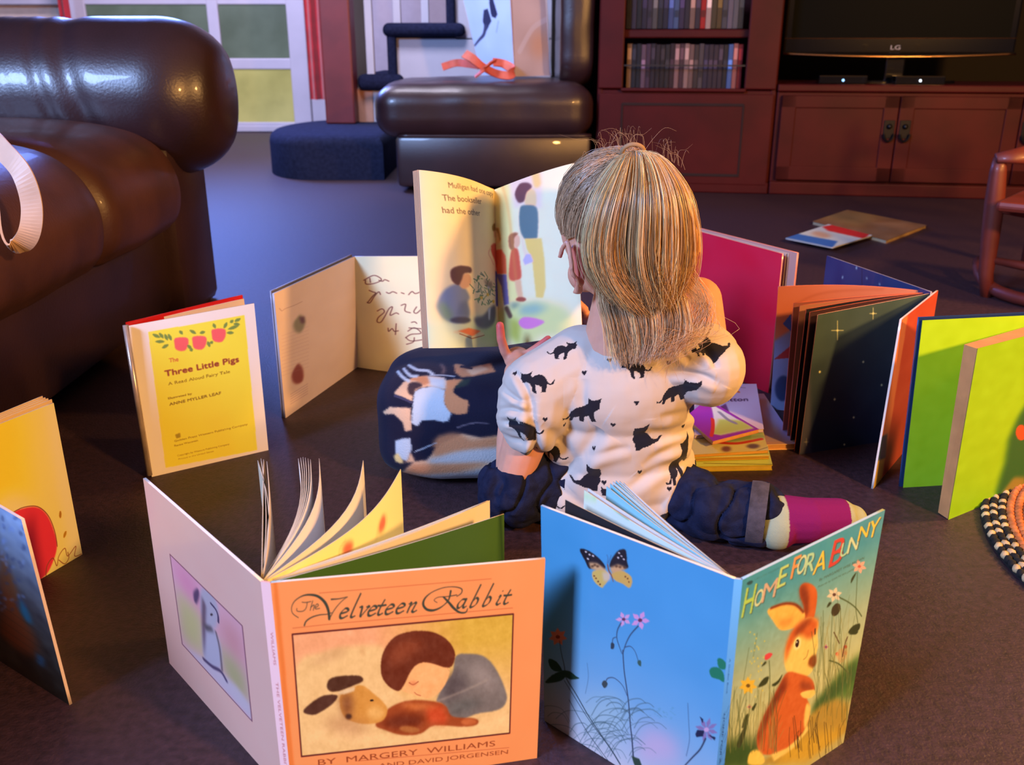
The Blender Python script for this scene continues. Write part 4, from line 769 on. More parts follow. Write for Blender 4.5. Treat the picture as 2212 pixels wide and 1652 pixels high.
# title letters
cy, ctan, cr_, cor = rgb(214, 196, 96), rgb(208, 190, 150), rgb(206, 60, 48), rgb(232, 132, 70); cgr = rgb(176, 186, 160); cyl = rgb(238, 176, 60)
for ch_, x0, y0, x1, hh, c in (('H', 118, 748, 180, 46, rgb(176, 182, 76)), ('O', 192, 686, 242, 26, ctan), ('M', 240, 655, 322, 30, rgb(206, 150, 120)), ('E', 334, 566, 386, 33, rgb(190, 186, 100)), ('F', 418, 506, 462, 34, cor), ('O', 452, 486, 505, 30, ctan), ('R', 500, 482, 562, 33, cgr), ('A', 556, 482, 632, 34, cyl), ('B', 655, 438, 735, 44, cr_), ('U', 724, 376, 776, 24, cgr), ('N', 772, 350, 835, 27, ctan), ('N', 838, 268, 900, 24, cyl), ('Y', 898, 258, 962, 30, cyl)):
    f = k6([(x0, y0), (x1, y0-(x1-x0)*.50)]); g = [(a+1.6, b_+1.2) for a, b_ in f]
    cv.text(ch_, g[0], g[1], hh, rgb(66, 70, 60), shear=.12, bold=.5, a=.85); cv.text(ch_, f[0], f[1], hh, c, shear=.12, bold=.4)
cv.text('By MARGARET WISE BROWN', *k6([(598, 524), (880, 385)]), 4.6, rgb(60, 66, 52), a=.9); cv.text('Pictures by GARTH WILLIAMS', *k6([(590, 566), (815, 455)]), 3.4, rgb(60, 66, 52), a=.85)
cv.text('A BIG LITTLE GOLDEN BOOK', *k6([(200, 508), (378, 422)]), 3, rgb(50, 80, 84), a=.7); cv.ell(1560+172/2.889, 1080+520/2.889, 7, 4, rgb(44, 70, 70), rot=-.5)
sheet('front_cover', HF, M_GLOSS, hb, cv, thick=.0026, back=(.5, .68, .70), edge=(.75, .85, .85), div=(1.05, .56, .28))
HS = [HB[1], HF[0], HF[3], HB[2]]
cv = Canvas(HS, 30, 460, rgb(92, 150, 190)); cv.px = False; v = np.linspace(0, 1, cv.H)[:, None, None]; cv.C = cv.C*(1-v*.35)
cv.text('A Golden Book', (.35, .30), (.35, .44), .011, rgb(30, 60, 90)); cv.text('HOME FOR A BUNNY', (.3, .52), (.3, .86), .014, rgb(24, 40, 64))
for i in range(30): x = rn.random(); y = .5+rn.random()*.5; cv.line([(x, y), (x+.25, y-.03)], .05, rgb(40, 66, 80), a=.5, smooth=False)
sheet('spine', HS, M_GLOSS, hb, cv, thick=.002, edge=(.8, .85, .85), div=(.6, .55, .6))
aq = (.55, .80, .86)
leaf('endpaper', hb, (1582, 1249), (1221, 1079), .235, amp=.002, flip=True, col=(.16, .14, .16))
O = (1262, 1058); a_, b_ = at(1581, 1248, .235), at(*O, .235)
cv = Canvas([b_, a_, low_(a_), low_(b_)], 200, 120, rgb(150, 210, 222)); grad(cv, rgb(176, 222, 226), rgb(96, 186, 200), .5); cv.line([(1330, 1098), (1365, 1120), (1372, 1105)], 2.5, rgb(60, 110, 120)); cv.line([(1262, 1072), (1290, 1078)], 3, rgb(90, 120, 100), soft=2)
leaf('page', hb, (1581, 1248), O, .235, amp=.004, flip=True, canvas=cv, div=COOL)
for i, (ox, oy) in enumerate(((1270, 1054), (1310, 1050), (1318, 1044), (1324, 1040), (1330, 1038), (1338, 1039), (1346, 1042))): leaf('page', hb, (1582, 1247), (ox, oy), .235, amp=.001*(i % 3)+.002, flip=True, col=aq if i in (1, 2, 4) else (.84, .86, .88))
# ---------------------------------------------------------------- The Three Little Pigs
pb = book('picture_book', (270, 702), .235, 'cream book with yellow title page reading Three Little Pigs standing left of the circle')
PF = [at(276, 704, .232), at(549, 655, .247), at(580, 972, 0), at(328, 1030, 0)]
k3 = zz(310, 640, 4.129)
cv = Canvas(PF, 290, 345, rgb(242, 182, 130)); cv.mottle(.008, 24)
yp = k3([(42, 322), (900, 170), (1012, 1370), (196, 1530)]); cv.poly(yp, rgb(232, 166, 34), soft=.9); R = cv.region(yp, 2); cv.mottle(.02, 26, R, tint=(.6, 1, .3))
for x, y in ((336, 428), (496, 415), (668, 348)): cv.poly(k3([(x-62, y-10), (x-50, y-50), (x+50, y-52), (x+64, y), (x+40, y+55), (x, y+68), (x-48, y+50)]), rgb(226, 70, 52), soft=1, smooth=True)
lf = rgb(112, 104, 36)
for a_, b_, c_, d_ in ((80, 340, 150, 375), (105, 410, 190, 410), (140, 330, 180, 380), (165, 470, 225, 435), (190, 340, 215, 400), (220, 340, 250, 400), (320, 310, 350, 345), (410, 305, 470, 340), (500, 335, 550, 320), (390, 440, 430, 480), (420, 470, 430, 500), (570, 405, 590, 460), (590, 425, 620, 410), (620, 245, 640, 290), (715, 290, 745, 235), (750, 300, 850, 265), (770, 240, 800, 215), (810, 230, 865, 200), (740, 330, 805, 330), (800, 250, 860, 255)):
    dxx, dyy = c_-a_, d_-b_; L = math.hypot(dxx, dyy); nx_, ny_ = -dyy/L*15, dxx/L*15; mx_, my_ = (a_+c_)/2, (b_+d_)/2; cv.poly(k3([(a_, b_), (mx_+nx_, my_+ny_), (c_, d_), (mx_-nx_, my_-ny_)]), lf, soft=.8, smooth=True)
red_ = rgb(140, 50, 22); br_ = rgb(140, 92, 16)
cv.text('The', *k3([(230, 600), (312, 586)]), 9, rgb(196, 90, 30), bold=.5); cv.text('Three Little Pigs', *k3([(195, 726), (850, 590)]), 12.5, red_, bold=.9)
cv.text('A Read Aloud Fairy Tale', *k3([(222, 805), (770, 690)]), 6.5, br_, bold=.3); cv.text('Illustrated by', *k3([(222, 930), (430, 885)]), 4.5, br_, bold=.4); cv.text('ANNE MYLLER LEAF', *k3([(232, 986), (690, 880)]), 6., rgb(130, 84, 18), bold=.5)
cv.poly(k3([(280, 1240), (325, 1222), (330, 1262), (290, 1275)]), br_, soft=1, a=.8); cv.text('Golden Press Western Publishing Company', *k3([(275, 1305), (925, 1150)]), 4.2, br_, bold=.3, a=.8); cv.text('Racine Wisconsin', *k3([(275, 1345), (480, 1296)]), 4, br_, bold=.3, a=.8)
cv.text('Copyright by Western Publishing Company', *k3([(300, 1430), (760, 1325)]), 3.4, br_, bold=.3, a=.7); cv.text('Printed in the United States', *k3([(310, 1460), (620, 1388)]), 3.4, br_, bold=.3, a=.6)
cv.line(k3([(60, 320), (215, 1560)]), 1, rgb(220, 150, 70), a=.4, smooth=False)
sheet('title_page', PF, M_PRINT, pb, cv, thick=.0035, back=(.85, .8, .7), edge=(.85, .75, .6), div=(.80, .41, .20))
a_, b_ = at(278, 701, .232), at(527, 645, .245); sheet('page', [a_, b_, at(560, 940, .01), low_(a_)], M_PRINT, pb, col=(.9, .8, .65), thick=.0015, div=(1, 1, 1))
a_, b_ = at(272, 697, .236), at(524, 637, .25); sheet('cover', [a_, b_, low_(b_)*[1, 1.0, 1], low_(a_)], M_GLOSS, pb, col=(.80, .08, .08), thick=.003, edge=(.86, .10, .08), div=(1, 1, 1))
b = MB(); a0 = at(271, 702, .236); b0 = at(324, 1031, 0); b.tube([a0, b0+[0, 0, .004]], .0045, 8); b.build('spine', mat('foil_spine', (.80, .74, .70), rough=.25, metal=.5, noise=.2, nscale=40), pb, True)
# ---------------------------------------------------------------- inscribed book
ib = book('picture_book', (765, 553), .23, 'open book with handwriting inside standing behind the dark animal print pillow')
IL = [at(592, 634, .228), at(766, 554, .232), at(772, 793, 0), at(617, 903, 0)]; k8 = zz(580, 540, 4.347)
cv = Canvas(IL, 190, 300, rgb(200, 150, 132)); cv.mottle(.012, 12)
for q in ([(240, 700), (280, 640), (300, 620), (345, 660), (340, 730), (300, 790), (250, 770)],): cv.poly(k8(q), rgb(112, 92, 70), soft=2.5, smooth=True, a=.9)
cv.poly(k8([(290, 640), (340, 640), (345, 700), (310, 700)]), rgb(86, 40, 50), soft=2); cv.poly(k8([(225, 1170), (280, 1080), (325, 1130), (325, 1230), (270, 1265), (230, 1240)]), rgb(126, 52, 46), soft=2, smooth=True)
cv.line(k8([(105, 555), (130, 580), (160, 560), (240, 530), (320, 492)]), 1., rgb(130, 80, 80), a=.7)
for i in range(12): y = 760+i*34; cv.line(k8([(130, y+60), (380, y-30)]), 1., rgb(150, 96, 104), a=.28, smooth=False)
for i in range(5): y = 1330+i*22; cv.line(k8([(210, y+30), (370, y-70)]), 1., rgb(126, 76, 100), a=.6, smooth=False)
sheet('left_page', IL, M_PRINT, ib, cv, thick=.004, back=(.1, .11, .2), edge=(.7, .7, .75), div=(.80, .5, .34))
IR = [at(766, 554, .232), at(1080, 553, .236), at(1062, 835, 0), at(772, 793, 0)]
cv = Canvas(IR, 290, 300, rgb(206, 166, 160)); cv.mottle(.01, 14); hw = rgb(60, 36, 40)
for s_ in ([(885, 290), (960, 245), (1010, 260), (1030, 290), (970, 320), (905, 325), (900, 290)], [(935, 270), (940, 310)], [(1010, 290), (1040, 300), (1060, 285), (1095, 300)], [(930, 385), (960, 400), (985, 410), (960, 440), (925, 490), (915, 500), (940, 500), (975, 440), (1010, 400), (1025, 425)], [(1075, 405), (1100, 415), (1130, 400), (1165, 415)], [(1205, 410), (1230, 420)], [(1270, 430), (1300, 400), (1330, 420), (1375, 405)],
           [(1000, 580), (1040, 560), (1060, 590), (1010, 640), (1000, 680), (1030, 685), (1060, 640), (1100, 560), (1130, 545), (1110, 620), (1160, 600), (1185, 610)], [(1205, 530), (1245, 520), (1240, 580), (1290, 600)], [(1345, 545), (1320, 590), (1345, 605), (1385, 570)], [(1095, 740), (1100, 770), (1130, 745), (1150, 770), (1185, 765)], [(1165, 700), (1160, 800)],
           [(1300, 690), (1330, 685), (1350, 700)], [(1280, 740), (1400, 750)], [(1270, 770), (1330, 740), (1390, 790), (1300, 800), (1250, 830)], [(1255, 830), (1300, 860), (1410, 850)], [(1260, 890), (1320, 870), (1330, 830)], [(1440, 560), (1480, 600), (1520, 570)], [(1430, 420), (1500, 410), (1540, 425)], [(1440, 760), (1520, 740)]): cv.line(k8(s_), 1.9, hw, soft=.6)
sheet('right_page', IR, M_PRINT, ib, cv, thick=.004, back=(.1, .11, .2), edge=(.75, .72, .75), div=(.5, .42, .6))
nI = np.cross(IL[1]-IL[0], IL[0]-IL[3]); nI /= np.linalg.norm(nI); sheet('cover', [q-nI*.0055+(np.array([0, 0, .004]) if i < 2 else 0) for i, q in enumerate(IL)], M_GLOSS, ib, col=(.35, .36, .48), thick=.0025, edge=(.6, .62, .72)) 
# ---------------------------------------------------------------- red book behind the girl
rb = book('picture_book', (1690, 545), .265, 'red covered book standing open behind the girl on her right')
RF = [at(1500, 497, .268), at(1690, 548, .268), at(1662, 832, .008), at(1545, 796, .008)]; RF[3] = low_(RF[0]); RF[2] = low_(RF[1])
cv = Canvas(RF, 170, 230, rgb(176, 22, 44)); cv.mottle(.02, 14)
sheet('cover', RF, M_GLOSS, rb, cv, thick=.003, edge=(.85, .6, .55), back=(.7, .05, .1), div=(.40, .45, .42))
a_, b_ = at(1500, 490, .27), at(1722, 546, .27); sheet('page', [a_, b_, low_(b_), low_(a_)], M_PRINT, rb, col=(.80, .60, .55), thick=.004, edge=(.86, .55, .5), back=(.7, .1, .12))
for i in range(4): a_, b_ = at(1500, 492+i, .268), at(1700+i*5, 546, .268); leaf('page', rb, (1500, 493+i), (1698+i*6, 547), .266, col=(.84, .70, .62), div=(1, 1, 1))
# ---------------------------------------------------------------- star book
sk = book('picture_book', (2010, 632), .25, 'open book with a starry dark page and orange cover right of the girl')
def rayedge(S, O, h, hb=0.): a_, b_ = at(*S, h), at(*O, h); return a_, b_
a_, b_ = at(2018, 632, .25), at(1767, 680, .245); BLs = at(1727, 982, 0)
SKc = [b_, a_, low_(a_), BLs]
cv = Canvas(SKc, 260, 300, rgb(40, 50, 50)); grad(cv, rgb(52, 64, 58), rgb(24, 28, 40)); cv.mottle(.015, 14)
for x, y, r in ((1806, 713, 20), (1880, 678, 12), (1742, 953, 8), (1800, 860, 3), (1840, 900, 2), (1770, 800, 2), (1860, 780, 2), (1900, 830, 2), (1820, 960, 2)):
    c = rgb(190, 180, 120); cv.line([(x-r*.6, y), (x+r*.6, y)], 1.2, c, a=.8, smooth=False); cv.line([(x, y-r), (x, y+r)], 1.2, c, a=.8, smooth=False); cv.ell(x, y, 2, 2, c, soft=1)
cv.poly([(1735, 700), (1750, 690), (1752, 980), (1727, 980)], rgb(70, 62, 66), soft=3, a=.6)
sheet('star_page', SKc, M_GLOSS, sk, cv, thick=.0012, edge=(.95, .7, .55), back=(.1, .1, .12), div=(.5, .42, .36))
S_ = (2014, 631)
def skleaf(ox, oy, bx, by, col, z=.247, thick=.0012, name='page', amp=0, canvas=None):
    a_, b_ = at(*S_, z), at(ox, oy, z); c = [b_, a_, low_(a_)+[0, 0, .003], at(bx, by, .0)+[0, 0, .001]]
    return sheet(name, c, M_GLOSS, sk, canvas, col=col, thick=thick, edge=(.9, .45, .3), back=col, div=(.7, .4, .3), bulge=(lambda u, v, n: n*amp*np.sin(math.pi*u)) if amp else None)
skleaf(1750, 674, 1716, 976, rgb(60, 30, 30), amp=-.004); skleaf(1742, 668, 1706, 962, rgb(34, 24, 28), amp=-.006); skleaf(1728, 660, 1700, 952, rgb(150, 80, 60), amp=-.004); skleaf(1715, 655, 1690, 940, rgb(130, 60, 50), amp=-.004)
a_, b_ = at(*S_, .247), at(1681, 619, .247); c = [b_, a_, low_(a_), at(1664, 884, 0)]
cv = Canvas(c, 300, 260, rgb(232, 104, 56)); cv.mottle(.012, 14); cv.poly([(1665, 740), (1730, 700), (1730, 960), (1650, 960)], rgb(150, 130, 140), soft=3); cv.poly([(1672, 775), (1710, 745), (1712, 775)], rgb(190, 50, 40)); cv.ell(1690, 840, 16, 28, rgb(60, 60, 80), soft=2); cv.poly([(1690, 700), (1706, 680), (1708, 720)], rgb(70, 80, 120))
cv.line([(1715, 660), (1770, 640), (1900, 632)], 3, rgb(190, 70, 30), a=.5, soft=2)
sheet('orange_page', c, M_GLOSS, sk, cv, thick=.0012, edge=(.9, .5, .35), back=(.7, .3, .15), div=(1.0, .55, .35), bulge=lambda u, v, n: -n*.012*np.sin(math.pi*u))
a_, b_ = at(2010, 630, .253), at(1786, 552, .253); c = [b_, a_, low_(a_), low_(b_)]
cv = Canvas(c, 230, 120, rgb(30, 44, 96)); cv.mottle(.02, 8); 
for x, y in ((1820, 600), (1872, 602), (1850, 580), (1800, 620), (1900, 615)): cv.ell(x, y, 2, 2, rgb(150, 160, 190), soft=1)
cv.line([(1862, 575), (1862, 640)], 2, rgb(20, 24, 60), smooth=False)
sheet('back_cover', c, M_GLOSS, sk, cv, thick=.003, edge=(.55, .55, .65), back=(.1, .1, .3), div=(.6, .6, .9))
a_, b_ = at(2027, 627, .256), at(1948, 690, .256); c = [b_, a_, low_(a_), at(1886, 1056, 0)]
cv = Canvas(c, 110, 330, rgb(206, 62, 40)); cv.mottle(.02, 10); cv.poly([(1940, 690), (1962, 680), (1905, 1040), (1880, 1060)], rgb(236, 104, 66), soft=1.2); cv.poly([(1896, 940), (1918, 930), (1914, 985), (1890, 995)], rgb(60, 70, 96), soft=1.5); cv.poly([(1892, 990), (1912, 985), (1904, 1040), (1886, 1056)], rgb(236, 150, 60), soft=1.5)
sheet('front_cover', c, M_GLOSS, sk, cv, thick=.003, edge=(.9, .85, .8), back=(.5, .08, .06), div=(1., .5, .4))
# ---------------------------------------------------------------- lime green book
gb = book('picture_book', (2200, 690), .25, 'lime green picture book standing open at the right edge')
A = at(1993, 692, .262); B_ = at(2330, 676, .262); c = [A, B_, low_(B_), at(1951, 1053, 0)]
cv = Canvas(c, 260, 300, rgb(140, 166, 22)); grad(cv, rgb(150, 174, 22), rgb(140, 166, 30)); cv.mottle(.02, 7)
sheet('endpaper', c, M_PRINT, gb, cv, thick=.0012, edge=(.5, .6, .2), back=(.5, .55, .2), div=(.6, .5, .6))
nb = np.array([-.004, .0035, .002]); c2 = [q+nb*[1, 1, 0] for q in c]; c2[0] = c2[0]+[0, 0, .003]; c2[1] = c2[1]+[0, 0, .003]
sheet('cover', c2, M_GLOSS, gb, col=(.12, .22, .38), thick=.003, edge=(.16, .28, .45), back=(.12, .22, .40))
zt_ = .25; a0 = at(2083, 743, zt_); a1 = at(2111, 752, zt_); bb = at(2330, 672, zt_); bf = at(2330, 695, zt_); f0 = at(2026, 1108, 0); f1 = at(2047, 1122, 0)
b = MB(); V = [a0, a1, bf, bb, f0, f1, low_(bf), low_(bb)]; V = [v+np.array([0, 0, -.0006 if i < 4 else .001]) for i, v in enumerate(V)]
b.add(V, [(0, 1, 2, 3), (4, 5, 1, 0), (5, 6, 2, 1), (7, 4, 0, 3), (6, 7, 3, 2)]); ob = b.build('page_block', mat('page_edges', (.80, .55, .32), rough=.8, noise=.12, nscale=30), gb)
c = [a1+[.0005, -.0008, 0], bf+[0, -.0008, 0], low_(bf)+[0, -.0008, 0], f1+[.0005, -.0008, 0]]
cv = Canvas(c, 180, 330, rgb(158, 172, 16)); cv.mottle(.02, 6)
cv.poly([(2150, 1120), (2152, 1060), (2170, 1000), (2178, 950), (2200, 900), (2240, 840), (2360, 800), (2360, 1200), (2150, 1200)], rgb(44, 84, 34), soft=6); cv.ell(2206, 935, 12, 17, rgb(214, 70, 30), soft=1); cv.poly([(2160, 1070), (2190, 1030), (2215, 1030), (2240, 1200), (2150, 1150)], rgb(150, 106, 40), soft=4)
sheet('green_page', c, M_PRINT, gb, cv, thick=.0006, edge=(.6, .6, .2), back=(.5, .5, .2), div=(1.15, .62, .42))
# ---------------------------------------------------------------- orange book and blue book at the left edge
ob_ = book('picture_book', (118, 870), .22, 'yellow orange picture book with a red balloon standing at the left edge')
TRo = at(116, 870, .213); BRo = at(178, 1197, 0); TLo = at(-170, 982, .213); c = [TLo, TRo, BRo, low_(TLo)]
cv = Canvas(c, 300, 350, rgb(242, 166, 66)); cv.mottle(.012, 30); cv.poly([(-200, 900), (60, 900), (70, 1080), (20, 1200), (-200, 1300)], rgb(240, 150, 20), soft=26, a=.9); cv.poly([(95, 880), (118, 870), (180, 1200), (150, 1200)], rgb(240, 160, 90), soft=10, a=.8); cv.poly([(-20, 1090), (30, 1060), (70, 1080), (60, 1200), (0, 1280)], rgb(246, 190, 110), soft=14, a=.6)
k9 = zz(0, 840, 2.36)
cv.poly(k9([(60, 640), (120, 605), (190, 600), (240, 640), (275, 720), (290, 800), (270, 880), (230, 950), (160, 980), (60, 900), (20, 760)]), rgb(196, 34, 36), soft=1.4, smooth=True); cv.line(k9([(60, 630), (120, 600), (190, 596), (244, 640), (278, 720), (292, 800)]), 1.6, rgb(80, 20, 20))
for s_ in ([(235, 960), (240, 900), (270, 860), (290, 900), (300, 850), (330, 810), (345, 850), (385, 800), (380, 850), (415, 840)], [(200, 1010), (250, 970), (320, 940), (370, 890), (400, 870)], [(300, 870), (330, 890), (350, 860), (345, 830)]): cv.line(k9(s_), 1.8, rgb(110, 50, 20))
cv.ell(130, 1110, 2.6, 8, rgb(150, 80, 10)); cv.ell(140, 1153, 2.6, 8, rgb(160, 90, 10), rot=.3)
sheet('open_page', c, M_PRINT, ob_, cv, thick=.002, edge=(.9, .8, .6), back=(.8, .7, .5), div=(.68, .36, .15))
for i, (x, y) in enumerate(((112, 862), (104, 860), (98, 858), (92, 855))):
    t1 = at(x, y, .215); t0 = at(-170, 972-i*3, .215); sheet('page', [t0, t1, low_(t1), low_(t0)], M_PRINT, ob_, col=(.92, .82, .66), thick=.0012, edge=(.95, .85, .65), back=(.85, .75, .6))
bb_ = book('picture_book', (45, 1120), .2, 'picture book with a dark blue and brown painted cover in the bottom left corner')
TRb = at(46, 1122, .205); BRb = at(150, 1523, 0); TLb = at(-160, 1002, .21); c = [TLb, TRb, BRb, at(-130, 1345, 0)]
cv = Canvas(c, 230, 400, rgb(60, 62, 78)); grad(cv, rgb(128, 132, 168), rgb(40, 34, 28), 1., mid=rgb(70, 60, 66)); cv.mottle(.05, 6)
cv.poly(k9([(0, 850), (60, 960), (120, 1100), (170, 1200), (180, 1320), (100, 1300), (0, 1200)]), rgb(126, 58, 34), soft=8); cv.poly(k9([(0, 760), (40, 850), (80, 960), (60, 1000), (0, 900)]), rgb(110, 60, 40), soft=6); cv.poly(k9([(90, 980), (130, 1050), (150, 1110), (130, 1120), (90, 1050)]), rgb(40, 90, 120), soft=4); cv.poly(k9([(180, 1290), (215, 1310), (215, 1370), (185, 1360)]), rgb(50, 90, 130), soft=4)
for i in range(60): x, y = rn.random()*140-20, 640+rn.random()*420; cv.ell(x/2.36+0, 840+y/2.36, 3, 5, rgb(60, 60, 92) if i % 2 else rgb(110, 116, 160), rot=rn.random()*3, soft=1.5, a=.5)
for i in range(14): y = 1000+i*42; cv.line(k9([(-40, y), (60, y+70), (200, y+170)]), 1.5, rgb(30, 26, 24), a=.4, soft=1)
sheet('cover', c, M_GLOSS, bb_, cv, thick=.003, edge=(.9, .84, .80), back=(.8, .75, .7), div=(.6, .5, .6))
# ---------------------------------------------------------------- flat books: pile beside the girl, two by the cabinet
def flat(name, corners_px, z, th, base, paint, label, div, wh=(160, 120), group=None, edge=(.85, .75, .5), pages=(.88, .8, .6), m=None):
    c = [at(x, y, z+th) for x, y in corners_px]; t = thing(name, (c[3][0], c[3][1], z), label, 'book', group)
    cv = Canvas(c, *wh, base); 
    if paint: paint(cv)
    n = np.array([0, 0, 1.])
    sheet('cover', c, m or M_GLOSS, t, cv, thick=.0012, edge=edge, back=edge, div=div)
    ctr = sum(c)/4; V = [ctr+(q-ctr)*.985+[0, 0, -.0013] for q in c]+[np.array([*(ctr+(q-ctr)*.985)[:2], z+.0012]) for q in c]
    obj('page_block', V, [(3, 2, 1, 0)[::-1], (7, 6, 5, 4)]+[(i, (i+1) % 4, 4+(i+1) % 4, 4+i) for i in range(4)], mat('pages_%.2f' % pages[2], pages, rough=.8, noise=.1, nscale=80), t)
    sheet('back_cover', [np.array([q[0], q[1], z+.0012]) for q in c], m or M_GLOSS, t, col=edge, thick=.0012, edge=edge, div=(1, 1, 1)); return t
def p1(cv):
    cv.line([(1520, 1000), (1668, 1003)], 2, rgb(120, 90, 20), smooth=False)
flat('thin_book', [(1470, 955), (1655, 950), (1669, 1004), (1475, 1008)], 0, .009, rgb(214, 176, 60), p1, 'yellow thin book at the bottom of the pile right of the girl', (1, .5, .25), pages=(.80, .70, .25), edge=(.75, .68, .10))
def p1b(cv): cv.line([(1500, 985), (1660, 980)], 2, rgb(150, 120, 30), smooth=False); cv.mottle(.03, 12)
flat('thin_book', [(1460, 935), (1648, 928), (1662, 984), (1465, 990)], .010, .006, rgb(226, 186, 80), p1b, 'second thin book from the bottom of the pile, mustard yellow', (1, .5, .25), pages=(.7, .55, .2), edge=(.80, .66, .12))
def p2(cv):
    cv.poly([(1540, 930), (1640, 920), (1652, 945), (1560, 958)], rgb(150, 140, 70), soft=3); cv.line([(1560, 955), (1600, 957), (1645, 948)], 7, rgb(206, 50, 30)); cv.ell(1577, 969, 10, 6, rgb(120, 60, 50), soft=2); cv.ell(1630, 963, 12, 5, rgb(90, 60, 60), soft=2); cv.line([(1615, 985), (1640, 972), (1660, 965)], 1.5, rgb(120, 80, 30))
flat('thin_book', [(1440, 905), (1640, 905), (1660, 972), (1445, 985)], .017, .005, rgb(226, 166, 80), p2, 'thin book with an orange and red picture in the pile right of the girl', (1, .5, .28), pages=(.85, .65, .3), edge=(.78, .62, .2))
def p3(cv):
    cv.poly([(1655, 860), (1712, 935), (1700, 945), (1640, 880)], rgb(176, 150, 190), soft=8, a=.7); cv.poly([(1655, 950), (1712, 948), (1714, 957), (1655, 960)], rgb(190, 120, 80), soft=1)
flat('picture_book', [(1585, 850), (1650, 850), (1722, 958), (1600, 962)], 0, .010, rgb(176, 120, 90), p3, 'flat book with a tan cover and shiny golden edge right of the pile', (.9, .55, .4), pages=(.8, .6, .35), edge=(.95, .78, .5))
def p4(cv):
    cv.line([(1565, 833), (1612, 838)], 2, rgb(150, 130, 160), smooth=False); cv.line([(1563, 845), (1582, 846)], 4, rgb(226, 110, 60), smooth=False); cv.line([(1595, 846), (1600, 847)], 4, rgb(226, 110, 60), smooth=False)
    cv.text('Button', (1556, 867), (1618, 866), 8, rgb(60, 50, 90), bold=.7); cv.poly([(1560, 878), (1572, 872), (1580, 890), (1570, 893)], rgb(90, 60, 120), soft=1)
flat('thin_book', [(1500, 829), (1634, 829), (1650, 926), (1500, 940)], .023, .006, rgb(186, 170, 214), p4, 'pale lilac book with small dark writing on top of the pile beside the girl', (.6, .55, .8), pages=(.85, .8, .8), edge=(.8, .7, .75))
def p5(cv):
    cv.poly([(1530, 872), (1545, 880), (1622, 924), (1548, 940), (1530, 935)], rgb(226, 200, 180), soft=1); cv.poly([(1540, 905), (1590, 905), (1622, 924), (1548, 940), (1530, 935)], rgb(190, 176, 80), soft=2); cv.line([(1545, 890), (1560, 905), (1575, 912)], 7, rgb(140, 120, 130), soft=1.5); cv.line([(1528, 905), (1532, 940)], 6, rgb(214, 50, 30))
flat('thin_book', [(1480, 900), (1528, 862), (1640, 927), (1540, 953)], .030, .006, rgb(150, 44, 140), p5, 'purple bordered storybook on top of the pile right of the girl', (.9, .55, .5), pages=(.85, .65, .4), edge=(.85, .6, .35))
def p6(cv):
    cv.mottle(.05, 10); cv.poly([(1760, 470), (1840, 455), (1900, 465), (1850, 490)], rgb(170, 110, 50), soft=6, a=.6)
flat('picture_book', [(1830, 453), (2002, 486), (1915, 519), (1755, 478)], 0, .012, rgb(140, 84, 48), p6, 'brown picture book lying flat on the carpet near the cabinet', (1, .6, .45), pages=(.7, .6, .45), edge=(.5, .35, .25))
def p7(cv):
    cv.poly([(1697, 513), (1712, 504), (1810, 522), (1798, 534)], rgb(40, 96, 170), soft=1); cv.poly([(1775, 490), (1800, 486), (1880, 505), (1865, 516), (1790, 500)], rgb(196, 34, 40), soft=1.2); cv.ell(1775, 508, 22, 6, rgb(190, 140, 120), soft=3, rot=.2)
flat('thin_book', [(1790, 484), (1885, 508), (1798, 534), (1697, 514)], .0125, .004, rgb(196, 186, 190), p7, 'white blue and red booklet lying beside the brown picture book', (.8, .6, .7), pages=(.8, .8, .75), edge=(.75, .75, .75))
# braided mat
bm_ = thing('braided_mat', (.84, .95, 0), 'round braided mat with a black and cream rim at the right edge', 'mat')
M_B1, M_B2, M_B3 = mat('black_braid', (.06, .06, .06), rough=.9, noise=.3, nscale=50), mat('cream_braid', (.78, .66, .48), rough=.9, noise=.2, nscale=50), mat('orange_braid', (.72, .42, .22), rough=.95, noise=.4, nscale=60)
P0 = at(2118, 1088); Pm = at(2140, 1180); Pn = at(2208, 1262); cxm, cym, rm = .905, 1.08, .27
A_ = np.array([[2*(Pm-P0)[0], 2*(Pm-P0)[1]], [2*(Pn-P0)[0], 2*(Pn-P0)[1]]]); bv = np.array([Pm[:2] @ Pm[:2]-P0[:2] @ P0[:2], Pn[:2] @ Pn[:2]-P0[:2] @ P0[:2]])
cc_ = np.linalg.solve(A_, bv); rm = np.linalg.norm(cc_-P0[:2])
if rm > .6 or rm < .1: cc_ = P0[:2]+np.array([.24, .0]); rm = .24
bm_.location = (cc_[0], cc_[1], 0)
b1, b2, b3 = MB(), MB(), MB()
for ring_ in range(14):
    rr = rm-.006-ring_*.0105
    if rr < .01: break
    n = int(2*math.pi*rr/.011)
    for i in range(n):
        a = 2*math.pi*(i+.5*(ring_ % 2))/n; q = (cc_[0]+rr*math.cos(a), cc_[1]+rr*math.sin(a), .006)
        B2 = (b1 if (i*7+ring_*3) % 5 > 1 else b2) if ring_ < 3 else b3
        B2.sphere(q, (.0075, .0055, .0055), 6, 4, rot=Matrix.Rotation(a+math.pi/2+.5*(1 if ring_ % 2 else -1), 3, 'Z'))
n = 64; b3.add([(cc_[0]+(rm-.036)*math.cos(2*math.pi*i/n), cc_[1]+(rm-.036)*math.sin(2*math.pi*i/n), .006) for i in range(n)], [tuple(range(n))]); b1.add([(cc_[0]+(rm)*math.cos(2*math.pi*i/n), cc_[1]+(rm)*math.sin(2*math.pi*i/n), .002) for i in range(n)], [tuple(range(n))])
b1.build('dark_rim_braid', M_B1, bm_, True); b2.build('cream_rim_braid', M_B2, bm_, True); b3.build('orange_centre', M_B3, bm_, True)
print('mat', cc_, rm)
